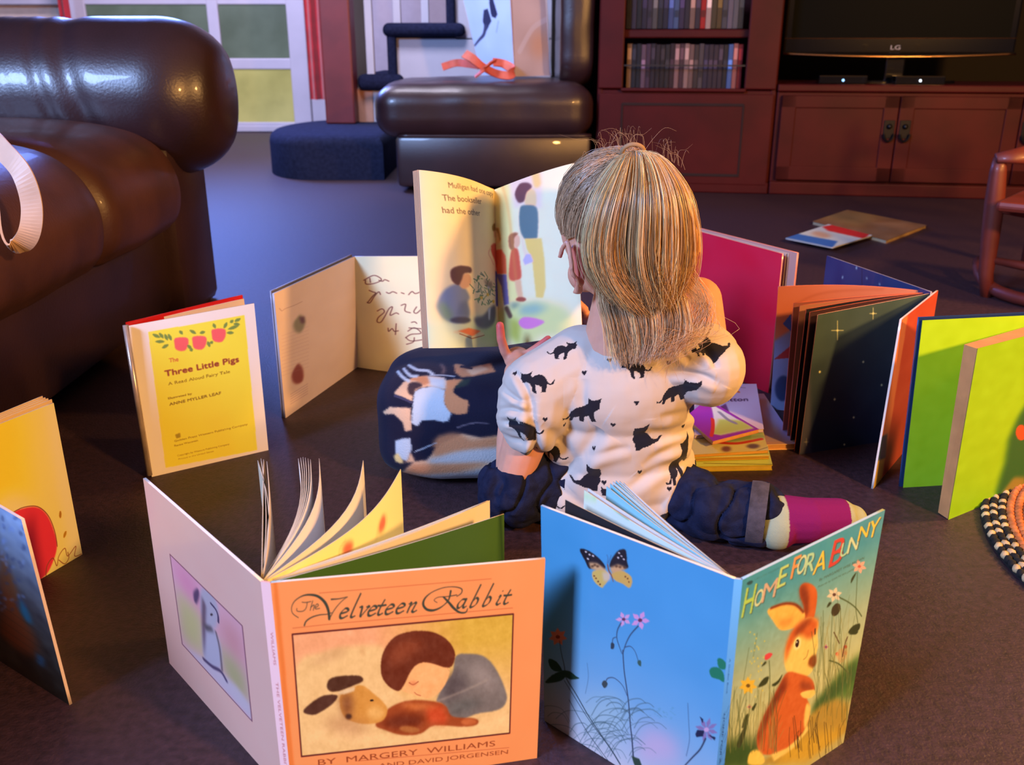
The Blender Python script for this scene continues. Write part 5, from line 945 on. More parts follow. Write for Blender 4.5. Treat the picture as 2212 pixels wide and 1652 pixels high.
# ================================================================ held book
k7 = zz(850, 330, 3.371)
bk = thing('open_storybook', U(1072, 752, 1.33), 'thin illustrated storybook held open by the girl showing a page of text and children', 'book')
Sb, St = U(1079, 748, 1.345), U(1067, 410, 1.40)
LT_, LB_ = U(905, 367, 1.295), U(926, 752, 1.235)
RT_, RB_ = U(1240, 352, 1.33), U(1258, 722, 1.27)
cL = [LT_, St, Sb, LB_]; cR = [St, RT_, RB_, Sb]
cv = Canvas(cL, 200, 400, rgb(246, 208, 152)); cv.mottle(.012, 10); 
vgr = np.linspace(0, 1, cv.H)[:, None, None]; cv.C = cv.C*(1-.35*vgr)+.35*vgr*rgb(240, 200, 178)
tx = rgb(110, 88, 70)
cv.text('Mulligan had one copy', *k7([(345, 268), (725, 322)]), 11, tx, bold=.35, a=.85); cv.text('The bookseller', *k7([(312, 362), (600, 385)]), 12, tx, bold=.4, a=.9); cv.text('had the other', *k7([(312, 452), (585, 472)]), 12, tx, bold=.4, a=.9)
cv.poly(k7([(240, 1230), (420, 1190), (740, 1200), (760, 1420), (260, 1420), (225, 1330)]), rgb(206, 206, 170), soft=7); cv.poly(k7([(520, 1260), (740, 1240), (750, 1360), (560, 1370)]), rgb(176, 186, 140), soft=8, a=.9)
cv.poly(k7([(290, 1120), (320, 1020), (390, 965), (450, 990), (490, 1060), (470, 1100), (490, 1160), (470, 1230), (380, 1240), (320, 1200)]), rgb(118, 124, 150), soft=2.5, smooth=True); cv.poly(k7([(292, 1110), (330, 1090), (380, 1180), (370, 1240), (320, 1210)]), rgb(120, 140, 104), soft=5, a=.8); cv.poly(k7([(420, 1100), (480, 1080), (480, 1200), (400, 1190)]), rgb(84, 96, 130), soft=4, a=.8)
cv.poly(k7([(420, 920), (470, 890), (500, 920), (495, 970), (450, 1000), (420, 980)]), rgb(220, 156, 118), soft=1.5, smooth=True); cv.poly(k7([(362, 870), (400, 840), (450, 836), (500, 850), (500, 885), (450, 890), (430, 940), (410, 975), (370, 940)]), rgb(84, 44, 52), soft=1.4, smooth=True); cv.ell(850+430/3.371, 330+1222/3.371, 20, 7, rgb(60, 62, 84), soft=2)
rn = random.Random(5)
for i in range(60):
    a = rn.random()*6.28; r = rn.random()**.6; x, y = 620+120*r*math.cos(a), 1010+110*r*math.sin(a); cv.line(k7([(x, y), (x+(rn.random()-.5)*70, y-rn.random()*50+10)]), 2.4, [rgb(92, 122, 70), rgb(60, 92, 72), rgb(120, 140, 80), rgb(84, 104, 84)][i % 4], a=.75, smooth=False)
for x, y in ((588, 1062), (710, 1088), (650, 1040), (660, 985)): cv.ell(850+x/3.371, 330+y/3.371, 4, 3.5, rgb(226, 170, 60) if y != 985 else rgb(220, 210, 220), soft=1)
cv.poly(k7([(610, 935), (700, 945), (700, 1000), (640, 985)]), rgb(110, 84, 70), soft=3, a=.7); cv.poly(k7([(525, 1210), (600, 1190), (680, 1130), (730, 1120), (720, 1230), (640, 1280), (560, 1270)]), rgb(96, 88, 104), soft=3, smooth=True); cv.poly(k7([(650, 1140), (680, 1130), (670, 1220), (655, 1220)]), rgb(190, 180, 190), soft=2)
cv.poly(k7([(690, 690), (735, 665), (760, 700), (745, 880), (735, 800), (700, 740)]), rgb(214, 84, 66), soft=1.6, smooth=True); cv.line(k7([(690, 700), (664, 740), (690, 780), (715, 820)]), 4, rgb(232, 176, 140), soft=1); cv.poly(k7([(735, 870), (830, 870), (850, 1100), (800, 1110), (790, 980), (770, 1120), (735, 1120)]), rgb(100, 88, 150), soft=1.5); cv.poly(k7([(720, 545), (745, 535), (755, 620), (725, 620)]), rgb(226, 160, 120), soft=2); cv.poly(k7([(706, 545), (730, 520), (760, 525), (752, 560), (715, 575)]), rgb(150, 104, 52), soft=1.5, smooth=True)
cv.poly(k7([(375, 1305), (450, 1278), (600, 1310), (615, 1330), (510, 1355), (420, 1325)]), rgb(214, 190, 150), soft=1.5); cv.poly(k7([(412, 1300), (480, 1278), (580, 1298), (510, 1335)]), rgb(232, 112, 62), soft=1.2); cv.line(k7([(420, 1318), (505, 1352), (612, 1328)]), 1.6, rgb(150, 90, 60), smooth=False)
blgL = lambda u, v, n: n*(.020*np.sin(math.pi*np.clip(u, 0, 1)**.8))
sheet('left_page', cL, M_PRINT, bk, cv, thick=.0008, edge=(.85, .72, .58), back=(.8, .7, .6), div=(1.1, .84, .72), bulge=blgL)
for i in range(4):
    d = np.array([-.0022*(i+1), .0018*(i+1), -.0008*i]); sheet('page', [cL[0]+d, cL[1]+d*[0, 1, 0], cL[2]+d*[0, 1, 0], cL[3]+d], M_PRINT, bk, col=(.82, .66, .54), thick=.0008, edge=(.86, .70, .55), back=(.8, .65, .5), bulge=blgL)
cv = Canvas(cR, 190, 400, rgb(232, 204, 182)); cv.mottle(.012, 10)
cv.poly(k7([(745, 240), (850, 190), (870, 420), (905, 900), (960, 1080), (760, 1080), (740, 1400)]), rgb(240, 196, 130), soft=5, a=.8); cv.poly(k7([(850, 190), (1100, 120), (1100, 400), (960, 380), (900, 400), (880, 300)]), rgb(206, 180, 190), soft=4, a=.7); cv.line(k7([(1050, 130), (1070, 230)]), 16, rgb(230, 176, 120), soft=3)
cv.poly(k7([(745, 1130), (900, 1080), (1100, 1060), (1250, 1100), (1330, 1200), (1320, 1330), (1100, 1330), (1000, 1400), (850, 1380), (745, 1300)]), rgb(196, 192, 136), soft=8); cv.poly(k7([(930, 1110), (1060, 1080), (1150, 1120), (1050, 1170), (940, 1170)]), rgb(130, 158, 160), soft=7, a=.9); cv.poly(k7([(860, 1180), (940, 1230), (930, 1390), (860, 1330)]), rgb(150, 150, 60), soft=6, a=.8); cv.poly(k7([(860, 1080), (950, 1080), (880, 1130)]), rgb(90, 110, 110), soft=5, a=.8)
cv.poly(k7([(925, 1225), (960, 1190), (1030, 1190), (1120, 1220), (1060, 1260), (1000, 1275), (950, 1262)]), rgb(196, 110, 176), soft=1.6, smooth=True)
cv.poly(k7([(980, 270), (1030, 260), (1060, 300), (1055, 385), (990, 385), (970, 330)]), rgb(240, 178, 140), soft=2, smooth=True); cv.poly(k7([(905, 280), (940, 230), (1000, 222), (1030, 250), (990, 290), (970, 350), (930, 360), (903, 320)]), rgb(96, 56, 70), soft=1.6, smooth=True)
cv.poly(k7([(940, 400), (980, 378), (1060, 390), (1075, 480), (1070, 600), (1060, 615), (970, 615), (935, 520)]), rgb(82, 104, 120), soft=1.8, smooth=True); cv.poly(k7([(975, 615), (1100, 612), (1120, 760), (1130, 960), (1110, 1045), (1060, 1040), (1045, 900), (1030, 760), (990, 690)]), rgb(244, 178, 104), soft=1.6)
cv.poly(k7([(940, 570), (965, 620), (990, 700), (1010, 730), (990, 790), (960, 700)]), rgb(232, 190, 176), soft=2); cv.poly(k7([(985, 725), (1020, 725), (1040, 780), (975, 805), (960, 770)]), rgb(176, 158, 196), soft=1.6)
cv.poly(k7([(870, 700), (920, 690), (940, 800), (945, 900), (880, 920), (850, 880)]), rgb(196, 80, 62), soft=1.8, smooth=True); cv.poly(k7([(895, 590), (935, 600), (935, 660), (900, 680)]), rgb(236, 160, 140), soft=1.6, smooth=True); cv.poly(k7([(850, 600), (890, 572), (925, 580), (895, 610), (890, 690), (855, 680)]), rgb(150, 88, 66), soft=1.8, smooth=True); cv.poly(k7([(895, 915), (945, 910), (960, 1040), (930, 1070), (910, 1000)]), rgb(220, 160, 130), soft=2); cv.ell(850+945/3.371, 330+1055/3.371, 12, 5, rgb(150, 70, 60), soft=1.5)
cv.poly(k7([(740, 700), (790, 690), (825, 740), (830, 870), (740, 870)]), rgb(226, 92, 62), soft=1.5); cv.poly(k7([(745, 870), (830, 872), (850, 1090), (810, 1100), (790, 960)]), rgb(106, 92, 150), soft=1.5); cv.poly(k7([(745, 570), (780, 560), (785, 640), (750, 660)]), rgb(232, 170, 120), soft=2); cv.poly(k7([(740, 540), (770, 540), (785, 620), (776, 640), (764, 580)]), rgb(160, 110, 56), soft=1.6); cv.line(k7([(830, 1120), (860, 1180)]), 10, rgb(96, 66, 60), soft=2)
cv.line(k7([(800, 240), (850, 430), (905, 900)]), 5, rgb(196, 130, 70), a=.45, soft=3)
blgR = lambda u, v, n: n*(.010*np.sin(math.pi*np.clip(1-u, 0, 1)**.8))
sheet('right_page', cR, M_PRINT, bk, cv, thick=.0008, edge=(.8, .7, .6), back=(.8, .7, .6), div=(.74, .72, .86), bulge=blgR)
for nm, c_, bl_ in (('cover', cL, blgL), ('cover', cR, blgR)):
    d = np.array([0, .010, -.002]); sheet(nm, [q+d for q in c_], M_GLOSS, bk, col=(.13, .08, .09), thick=.0012, edge=(.2, .15, .18), back=(.25, .2, .35), bulge=bl_)
# ================================================================ organic surfaces
def remesh(mb, voxel, smooth=6, sub=0):
    me = bpy.data.meshes.new('tmp'); me.from_pydata(mb.v, [], mb.f); bm = bmesh.new(); bm.from_mesh(me); bmesh.ops.recalc_face_normals(bm, faces=bm.faces); bm.to_mesh(me); bm.free()
    o = bpy.data.objects.new('tmp', me); COL.objects.link(o)
    m = o.modifiers.new('r', 'REMESH'); m.mode = 'VOXEL'; m.voxel_size = voxel
    if smooth: s = o.modifiers.new('s', 'SMOOTH'); s.factor = .5; s.iterations = smooth
    if sub: s = o.modifiers.new('u', 'SUBSURF'); s.levels = sub; s.render_levels = sub
    dg = bpy.context.evaluated_depsgraph_get(); e = o.evaluated_get(dg); m2 = bpy.data.meshes.new_from_object(e)
    V = np.empty(len(m2.vertices)*3); m2.vertices.foreach_get('co', V); V = V.reshape(-1, 3)
    n = len(m2.polygons); F = np.empty(n*4, np.int32); ok = len(m2.loops) == n*4
    m2.loops.foreach_get('vertex_index', F) if ok else None
    N = np.empty(len(V)*3); m2.vertex_normals.foreach_get('vector', N) if hasattr(m2, 'vertex_normals') else None
    bpy.data.objects.remove(o); bpy.data.meshes.remove(me); bpy.data.meshes.remove(m2)
    return V, F.reshape(-1, 4), N.reshape(-1, 3)
def cap(B, p, q, r0, r1, n=18):
    p, q = np.array(p, float), np.array(q, float); B.sphere(p, r0, n, 12); B.sphere(q, r1, n, 12); B.tube([p, q], [r0, r1], n)
def chain(B, pts, rs, n=16):
    for i in range(len(pts)-1): cap(B, pts[i], pts[i+1], rs[i], rs[i+1], n)
def rotm(f, up=(0, 0, 1)):      # columns: right, forward, up
    f = Vector(f).normalized(); r = f.cross(Vector(up)).normalized(); u = r.cross(f); return Matrix((r, f, u)).transposed()
girl = thing('person', (.145, 1.16, 0), 'child with blonde ponytail and cat print shirt reading on the carpet, back turned', 'person')
HC = U(1336, 484, 1.165); HF_ = Vector((-.30, .90, -.36)).normalized(); HR = rotm(HF_, (-.10, 0, 1)); hR, hU = HR.col[0], HR.col[2]; HCv = Vector(HC)
hp = lambda r, f, u: HCv+hR*r+HF_*f+hU*u
B = MB()
B.sphere(HCv, (.071, .088, .080), 40, 28, rot=HR); B.sphere(hp(0, .022, -.042), (.056, .062, .052), 30, 20, rot=HR); B.sphere(hp(0, .052, -.078), (.026, .026, .022), 20, 14, rot=HR)
for s in (-1, 1): B.sphere(hp(s*.034, .056, -.050), (.024, .022, .024), 18, 12, rot=HR)
B.sphere(hp(0, .085, -.028), (.009, .012, .010), 12, 8, rot=HR); B.tube([hp(0, .078, 0), hp(0, .086, -.022)], [.006, .008], 10); B.sphere(hp(0, .075, -.057), (.016, .008, .004), 12, 8, rot=HR); B.sphere(hp(0, .073, -.064), (.013, .008, .004), 12, 8, rot=HR)
for s in (-1, 1): # ears: plate, rim and lobe
    c = (lambda a, r=1.: hp(s*(.071+.006*r*abs(math.cos(a))+ (.010 if math.sin(a) > -.5 else .004)), -.012-.020*math.cos(a)*r-.007*math.sin(a), -.044+.030*math.sin(a)*r)) 
    rim = [c(a) for a in np.linspace(-1.9, 2.6, 18)]; B.tube(rim, .0034, 8); B.sphere(hp(s*.072, -.012, -.044), (.006, .016, .027), 16, 10, rot=HR); B.sphere(hp(s*.072, -.004, -.069), (.005, .008, .009), 12, 8, rot=HR)
NB = Vector(U(1326, 758, 1.135))
cap(B, hp(0, -.014, -.055), NB, .039, .042); cap(B, NB, NB+Vector((0, .005, -.05)), .042, .06)
PV = Vector((.142, 1.175, .075)); CHv = Vector((.140, 1.145, .185))
B.sphere(CHv, (.088, .062, .080), 30, 20); B.sphere((CHv+PV)/2, (.084, .066, .09), 30, 20); B.sphere(PV, (.098, .078, .068), 30, 20)
SL, SR = Vector(U(1170, 836, 1.125)), Vector(U(1514, 800, 1.125))
EL = Vector((.004, 1.115, .088)); WL = Vector((.006, 1.240, .184)); ER = Vector(U(1508, 650, 1.235)); WR = Vector(U(1290, 700, 1.30))
chain(B, [CHv+Vector((-.03, 0, .03)), SL, SL.lerp(EL, .5), EL], [.05, .038, .031, .026]); chain(B, [EL, EL.lerp(WL, .3), WL], [.026, .026, .0175])
chain(B, [CHv+Vector((.03, 0, .03)), SR, SR.lerp(ER, .5), ER], [.05, .038, .036, .033]); chain(B, [ER, ER.lerp(WR, .3), WR], [.033, .027, .017])
# hands
def hand(B, wrist, palmc, fingers, thumb, pr=(.020, .024, .009), rot=None):
    B.sphere(palmc, pr, 18, 12, rot=rot); cap(B, wrist, palmc, .0165, .014, 12)
    for pts, r in fingers+[thumb]: chain(B, [Vector(p) for p in pts], np.linspace(r, r*.8, len(pts)), 10)
Yb = 1.262
pc = Vector(U(1118, 775, 1.275))
h = lambda x, y, Y: Vector(U(x, y, Y))
hand(B, WL, pc, [([pc+Vector((.004, 0, .004)), h(1142, 762, 1.275), h(1165, 746, 1.272), h(1184, 731, 1.274)], .0065), ([pc, h(1150, 782, 1.285), h(1172, 768, 1.31), h(1176, 752, 1.345)], .0066),
     ([pc, h(1138, 796, 1.30), h(1150, 788, 1.34), h(1150, 770, 1.365)], .0063), ([pc, h(1122, 802, 1.31), h(1128, 796, 1.345), h(1126, 782, 1.365)], .0056)], ([pc+Vector((-.012, 0, 0)), h(1090, 758, 1.27), h(1082, 730, 1.268), h(1080, 703, 1.272)], .0078), rot=Matrix.Rotation(.5, 3, 'X'))
pr_ = Vector(U(1262, 690, 1.33))
hand(B, WR, pr_, [([pr_, h(1250-6*i, 660+22*i, 1.345), h(1236-4*i, 655+22*i, 1.36), h(1226, 662+20*i, 1.365)], .0064-.0004*i) for i in range(4)], ([pr_, h(1262, 668, 1.31), h(1250, 655, 1.30)], .0075), rot=None)
# legs under the jeans are covered; the body goes down to the seat
V, F, N = remesh(B, .0021, 5)
M_SKIN = mat('skin', rough=.5, attr='Col', spec=.35, noise=.05, nscale=60); bs = M_SKIN.node_tree.nodes['Principled BSDF']; bs.inputs['Subsurface Weight'].default_value = .25; bs.inputs['Subsurface Radius'].default_value = (.6, .2, .1); bs.inputs['Subsurface Scale'].default_value = .01
C = np.tile(s2l((.86, .62, .52)), (len(V), 1)); d = V-np.array(hp(-.074, -.012, -.044)); dl = np.abs(d) @ np.ones(3); C[np.linalg.norm(d, axis=1) < .024] = s2l((.82, .45, .40))  # left ear coloured redder for light shining through it
for tip in (h(1184, 731, 1.274), h(1080, 703, 1.272)): k = np.exp(-(np.linalg.norm(V-np.array(tip), axis=1)/.03)**2)[:, None]; C = C*(1-k)+k*s2l((.86, .36, .34))
obj('body', V, F, M_SKIN, girl, True, cols=C)
for s in (-1, 1):
    e = MB(); e.sphere(hp(s*.028, .073, -.010), .0105, 16, 10); eye = e.build('eye', mat('eye_white', (.9, .9, .9), rough=.2), girl, True); e = MB(); e.sphere(hp(s*.028, .0795, -.0105), .0052, 12, 8); e.build('iris', mat('iris_blue', (.15, .25, .4), rough=.1), eye, True)
    e = MB(); e.tube([hp(s*.016, .082, .006), hp(s*.028, .083, .010), hp(s*.040, .077, .006)], .0018, 6); e.build('eyebrow', mat('brow', (.45, .32, .2), rough=.8), girl, True)
e = MB(); e.tube([hp(-.015, .0795, -.060), hp(0, .083, -.0605), hp(.015, .0795, -.060)], [.001, .0022, .001], 8); e.build('lips', mat('lips', (.75, .36, .34), rough=.4), girl, True)
# shirt
B = MB()
B.sphere(CHv+Vector((0, .000, .012)), (.103, .074, .082), 36, 24); B.sphere((CHv+PV)/2+Vector((0, -.002, .0)), (.105, .078, .095), 36, 24); B.sphere(PV+Vector((0, -.006, -.004)), (.112, .088, .072), 36, 24)
B.sphere(NB+Vector((0, .004, -.036)), (.085, .048, .036), 30, 18)
B.sphere(PV+Vector((-.062, -.03, -.032)), (.055, .052, .042), 24, 16); B.sphere(PV+Vector((.068, -.03, -.028)), (.045, .050, .045), 24, 16); B.sphere(PV+Vector((0, -.05, -.035)), (.085, .04, .038), 24, 16)
chain(B, [CHv+Vector((-.05, 0, .045)), SL+Vector((.012, .004, .004)), SL+Vector((-.004, -.002, -.004))], [.05, .050, .050]); lo_ = SL.lerp(EL, .36)
chain(B, [SL+Vector((-.004, -.002, -.006)), SL.lerp(EL, .22)+Vector((-.001, -.004, 0)), lo_+Vector((.000, -.004, .004))], [.050, .050, .047])
chain(B, [CHv+Vector((.05, 0, .045)), SR+Vector((-.010, .004, .008)), SR+Vector((.006, -.004, .004))], [.052, .050, .050])
chain(B, [SR+Vector((.004, -.002, .004)), SR.lerp(ER, .20)+Vector((.003, -.004, .0))], [.050, .046])
V, F, N = remesh(B, .0022, 9, 1)
zc = V[:, 2] < .006; V[zc, 2] = .006
px = proj(V)
def crease(V, N, px, poly, depth, wpx, side=.8):
    P = cr(poly, 6); D = np.full(len(V), 1e9); T = np.zeros(len(V))
    lo2, hi2 = P.min(0)-wpx*4, P.max(0)+wpx*4; idx = np.where((px[:, 0] > lo2[0]) & (px[:, 0] < hi2[0]) & (px[:, 1] > lo2[1]) & (px[:, 1] < hi2[1]) & (N[:, 1] < .3))[0]
    if not len(idx): return
    p = px[idx]; best = np.full(len(idx), 1e9); tt = np.zeros(len(idx)); sg = np.zeros(len(idx))
    for i in range(len(P)-1):
        e = P[i+1]-P[i]; L = e @ e; t = np.clip(((p-P[i]) @ e)/L, 0, 1); q = P[i]+t[:, None]*e; dd = np.hypot(*(p-q).T); k = dd < best
        best[k] = dd[k]; tt[k] = (i+t[k])/(len(P)-1); sg[k] = np.sign(e[0]*(p[k, 1]-P[i, 1])-e[1]*(p[k, 0]-P[i, 0]))
    env = np.sin(math.pi*np.clip(tt, .02, .98))**.6; s = best*sg/wpx
    V[idx] += N[idx]*(depth*env*(-np.exp(-s**2)+side*np.exp(-((s-2.0)/1.3)**2)))[:, None]
zs = zz(780, 700, 2.572)
for poly, dp, wp in (([(850, 260), (900, 330), (930, 400), (945, 470)], .004, 7), ([(760, 300), (820, 380), (880, 420), (940, 430)], .003, 6), ([(755, 480), (830, 470), (900, 490), (950, 500)], .0045, 7), ([(770, 600), (830, 640), (900, 650), (960, 620)], .0045, 7), ([(790, 540), (860, 545), (930, 560)], .003, 5), ([(780, 690), (850, 740), (920, 740)], .003, 6),
    ([(945, 420), (950, 520), (970, 620), (965, 720), (930, 800)], .007, 9), ([(1240, 300), (1230, 420), (1250, 500)], .003, 10), ([(1000, 560), (1100, 640), (1160, 760), (1120, 850)], .005, 14), ([(1100, 860), (1200, 760), (1290, 640), (1330, 580)], .006, 16), ([(1700, 270), (1800, 270), (1900, 290), (1990, 330)], .006, 8), ([(1660, 520), (1780, 500), (1900, 470)], .003, 9), ([(1620, 640), (1740, 620), (1880, 560)], .003, 9), ([(1560, 800), (1700, 700), (1850, 640)], .0035, 10), ([(1480, 920), (1650, 800), (1800, 760)], .004, 10),
    ([(1840, 780), (1760, 950), (1720, 1100)], .006, 9), ([(1880, 860), (1830, 1000), (1790, 1130)], .005, 8), ([(1250, 740), (1400, 700), (1500, 690)], .003, 9), ([(1900, 120), (1960, 200), (1970, 250)], .004, 8), ([(1760, 110), (1790, 170), (1830, 200)], .004, 7), ([(960, 800), (940, 900), (950, 1000)], .004, 9), ([(880, 1180), (950, 1120), (980, 1060)], .005, 9), ([(1780, 560), (1700, 600), (1600, 600)], .002, 8)):
    crease(V, N, px, np.array(zs(poly)), dp, wp)
nz = np.array([mnoise.noise(Vector((p[0]*14, p[1]*14, p[2]*22)))*.0010+mnoise.noise(Vector((p[0]*40+5, p[1]*40, p[2]*55)))*.0007 for p in V]); V = V+N*nz[:, None]; V[:, 2] = np.maximum(V[:, 2], .0055)
from mathutils.bvhtree import BVHTree
bvh = BVHTree.FromPolygons(V.tolist(), F.tolist())
white = s2l((.79, .75, .71)); dark = s2l((.10, .10, .15)); C = np.tile(white, (len(V), 1))
catA = [((x-830)/7.868, (y-1050)/7.868) for x, y in [(525, 860), (570, 895), (640, 905), (690, 880), (728, 850), (722, 890), (700, 930), (735, 965), (770, 940), (830, 920), (890, 925), (940, 960), (975, 1020), (990, 1060), (1040, 1080), (1070, 1050), (1100, 1005), (1112, 1020), (1085, 1080), (1040, 1105), (975, 1090), (965, 1150), (950, 1215), (870, 1230), (890, 1200), (880, 1140), (830, 1110), (780, 1100), (775, 1150), (800, 1245), (780, 1250), (730, 1215), (710, 1130), (680, 1080), (620, 1040), (560, 1040), (545, 1000), (525, 960), (535, 920)]]
catB = [((x-1235)/2.572, (y-475)/2.572) for x, y in [(1118, 522), (1135, 532), (1152, 520), (1165, 490), (1195, 462), (1240, 450), (1262, 432), (1262, 400), (1280, 412), (1308, 408), (1335, 398), (1326, 430), (1324, 458), (1296, 480), (1296, 515), (1308, 538), (1282, 542), (1264, 505), (1240, 515), (1238, 545), (1215, 545), (1212, 515), (1180, 525), (1170, 550), (1155, 548), (1160, 520), (1145, 540), (1122, 536)]]
catC = [((x-1590)/2.572, (y-620)/2.572) for x, y in [(1505, 560), (1530, 562), (1556, 556), (1582, 536), (1580, 575), (1572, 592), (1596, 612), (1618, 640), (1650, 645), (1672, 628), (1690, 628), (1660, 658), (1625, 668), (1600, 680), (1560, 690), (1548, 700), (1522, 700), (1520, 665), (1504, 640), (1510, 615), (1500, 595)]]
heart = [(0, 6), (-6, -1), (-5, -5), (-2, -5), (0, -3), (3, -5), (6, -4), (5, 1)]
def decal(p, pts, scale=1., rot=0., flip=False, col=dark):
    o = np.array([0, 0, CH]); d = ray(*p); hit, nn, _, _ = bvh.ray_cast(Vector(o), Vector(d).normalized())
    if hit is None: return
    nn = np.array(nn); 
    if nn @ d > 0: nn = -nn
    hit = np.array(hit); right = np.array([1, 0, 0])-nn*nn[0]; right /= np.linalg.norm(right); up = np.cross(right, -nn); up = -up if up[2] < 0 else up
    mpp = (hit[1]*cT-(hit[2]-CH)*sT)/FPX          # metres per photo pixel there
    idx = np.where(np.linalg.norm(V-hit, axis=1) < .055*scale)[0]; idx = idx[(N[idx] @ nn) > -.1]
    q = V[idx]-hit; x = (q @ right)/mpp/scale; y = -(q @ up)/mpp/scale; c, s = math.cos(rot), math.sin(rot); x, y = x*c+y*s, -x*s+y*c
    if flip: x = -x
    P = np.array(pts); I = np.zeros(len(x), bool)
    for i in range(len(P)):
        ax, ay = P[i-1]; bx, by = P[i]
        if ay == by: continue
        cc = (ay > y) != (by > y); I ^= cc & (x < (bx-ax)*(y-ay)/(by-ay)+ax)
    C[idx[I]] = col
for k_, x, y, sc_, rt, fl in (('A', 985, 320, 1, 0, 0), ('B', 800, 222, .95, -.25, 1), ('A', 752, 400, .9, 0, 0), ('A', 893, 585, 1, .15, 0), ('A', 1112, 148, .9, 0, 1), ('B', 1235, 478, 1, 0, 0), ('A', 1532, 245, .95, 0, 0), ('B', 1740, 365, 1, 0, 0), ('C', 1975, 115, 1, -.5, 0), ('A', 1885, 150, .5, 0, 0), ('B', 1915, 480, .9, -.1, 0), ('C', 1590, 620, 1, 0, 0), ('A', 1065, 710, .95, .35, 0), ('B', 915, 742, .8, 0, 0),
        ('B', 1765, 752, 1.05, 0, 0), ('C', 1245, 850, 1, 0, 1), ('B', 1858, 825, .7, -.1, 0), ('A', 1045, 985, 1, .3, 0), ('C', 925, 1070, .95, .1, 1), ('B', 1705, 1055, .8, 0, 0), ('A', 1790, 1145, .8, 0, 1), ('A', 1420, 960, .9, 0, 0), ('C', 860, 1190, .9, 0, 0), ('C', 1480, 1060, .9, 0, 0), ('B', 1250, 1080, .9, 0, 0)):
    decal(zs([(x, y)])[0], {'A': catA, 'B': catB, 'C': catC}[k_], sc_, rt, bool(fl))
for x, y in ((855, 275), (1240, 270), (1530, 438), (1790, 567), (1022, 530), (1293, 690), (1548, 822), (1712, 915), (1050, 865), (785, 665), (1708, 215), (880, 965), (1380, 200), (1350, 880), (1835, 1010), (1130, 560), (1400, 560)): decal(zs([(x, y)])[0], heart, .95)
M_SHIRT = mat('cotton_shirt', rough=.9, attr='Col', bump=.15, bscale=900, bdist=.0005, sheen=.15, spec=.2)
obj('shirt', V, F, M_SHIRT, girl, True, cols=C)
e = MB(); 
e.tube([NB+Vector((.062*math.cos(a), .040*math.sin(a)+.002, -.010-.006*math.sin(a))) for a in np.linspace(0, 2*math.pi, 34)], .0042, 8, cap=False); e.build('collar', mat('collar_rib', (.84, .80, .76), rough=.9), girl, True)
# jeans, cuff and socks
def denim(name, c1, c2, pts_list, vox=.0024):
    B = MB()
    for pts, rs in pts_list: chain(B, [Vector(p) for p in pts], rs)
    V, F, N = remesh(B, vox, 6); px = proj(V)
    nz = np.array([mnoise.noise(Vector((p[0]*18, p[1]*18, p[2]*18)))*.006+abs(mnoise.noise(Vector((p[0]*34, p[1]*50, p[2]*34))))*.006 for p in V]); V = V+N*nz[:, None]; cz = np.array([abs(mnoise.noise(Vector((p[0]*26+3, p[1]*15, p[2]*20)))) for p in V]); V = V-N*(np.exp(-(cz/.07)**2)*.0065)[:, None]; V[:, 2] = np.maximum(V[:, 2], .004)
    return obj(name, V, F, mat('denim_'+name, c1, rough=.9, noise=.4, nscale=70, bump=.4, bscale=500, col2=c2, spec=.15), girl, True)
denim('jeans', (.085, .10, .19), (.12, .14, .24), [([(.185, 1.19, .07), (.175, 1.33, .065), (.168, 1.335, .06)], [.060, .054, .05]), ([(.170, 1.325, .05), (.215, 1.15, .046), (.262, 1.098, .044), (.322, 1.080, .044)], [.048, .046, .043, .040]), ([(.09, 1.165, .062), (.03, 1.14, .060), (.002, 1.125, .056)], [.060, .052, .050]), ([(.0, 1.13, .052), (.06, 1.18, .048), (.13, 1.27, .045)], [.05, .042, .038]), ([(.09, 1.18, .07), (.19, 1.19, .07)], [.068, .066])])
e = MB(); cc0 = Vector((.322, 1.080, .044)); dr_ = Vector((.95, -.30, -.02)).normalized(); cuff = remesh
B = MB(); B.tube([cc0-dr_*.012, cc0, cc0+dr_*.010], [.0425, .0435, .042], 28, cap=False); B.tube([cc0+dr_*.010, cc0, cc0-dr_*.012], [.0385, .0385, .0385], 28, cap=False); B.build('jean_cuff', mat('denim_cuff', (.26, .24, .27), rough=.9, noise=.4, nscale=90, bump=.3, bscale=500), girl, True)
B = MB(); chain(B, [Vector((.326, 1.082, .043)), Vector((.345, 1.073, .040)), Vector((.385, 1.075, .037)), Vector((.430, 1.088, .033)), Vector((.452, 1.094, .028))], [.030, .033, .030, .027, .020]); B.sphere((.343, 1.062, .034), (.030, .026, .030), 18, 12)
V, F, N = remesh(B, .0022, 5); V[:, 2] = np.maximum(V[:, 2], .004); C = np.tile(s2l((.46, .10, .36)), (len(V), 1)); C[V[:, 0] < .352] = s2l((.62, .66, .55)); C[V[:, 0] > .440] = s2l((.62, .66, .55))
obj('sock', V, F, mat('sock_knit', rough=.95, attr='Col', bump=.4, bscale=700, bdist=.001, spec=.1), girl, True, cols=C)
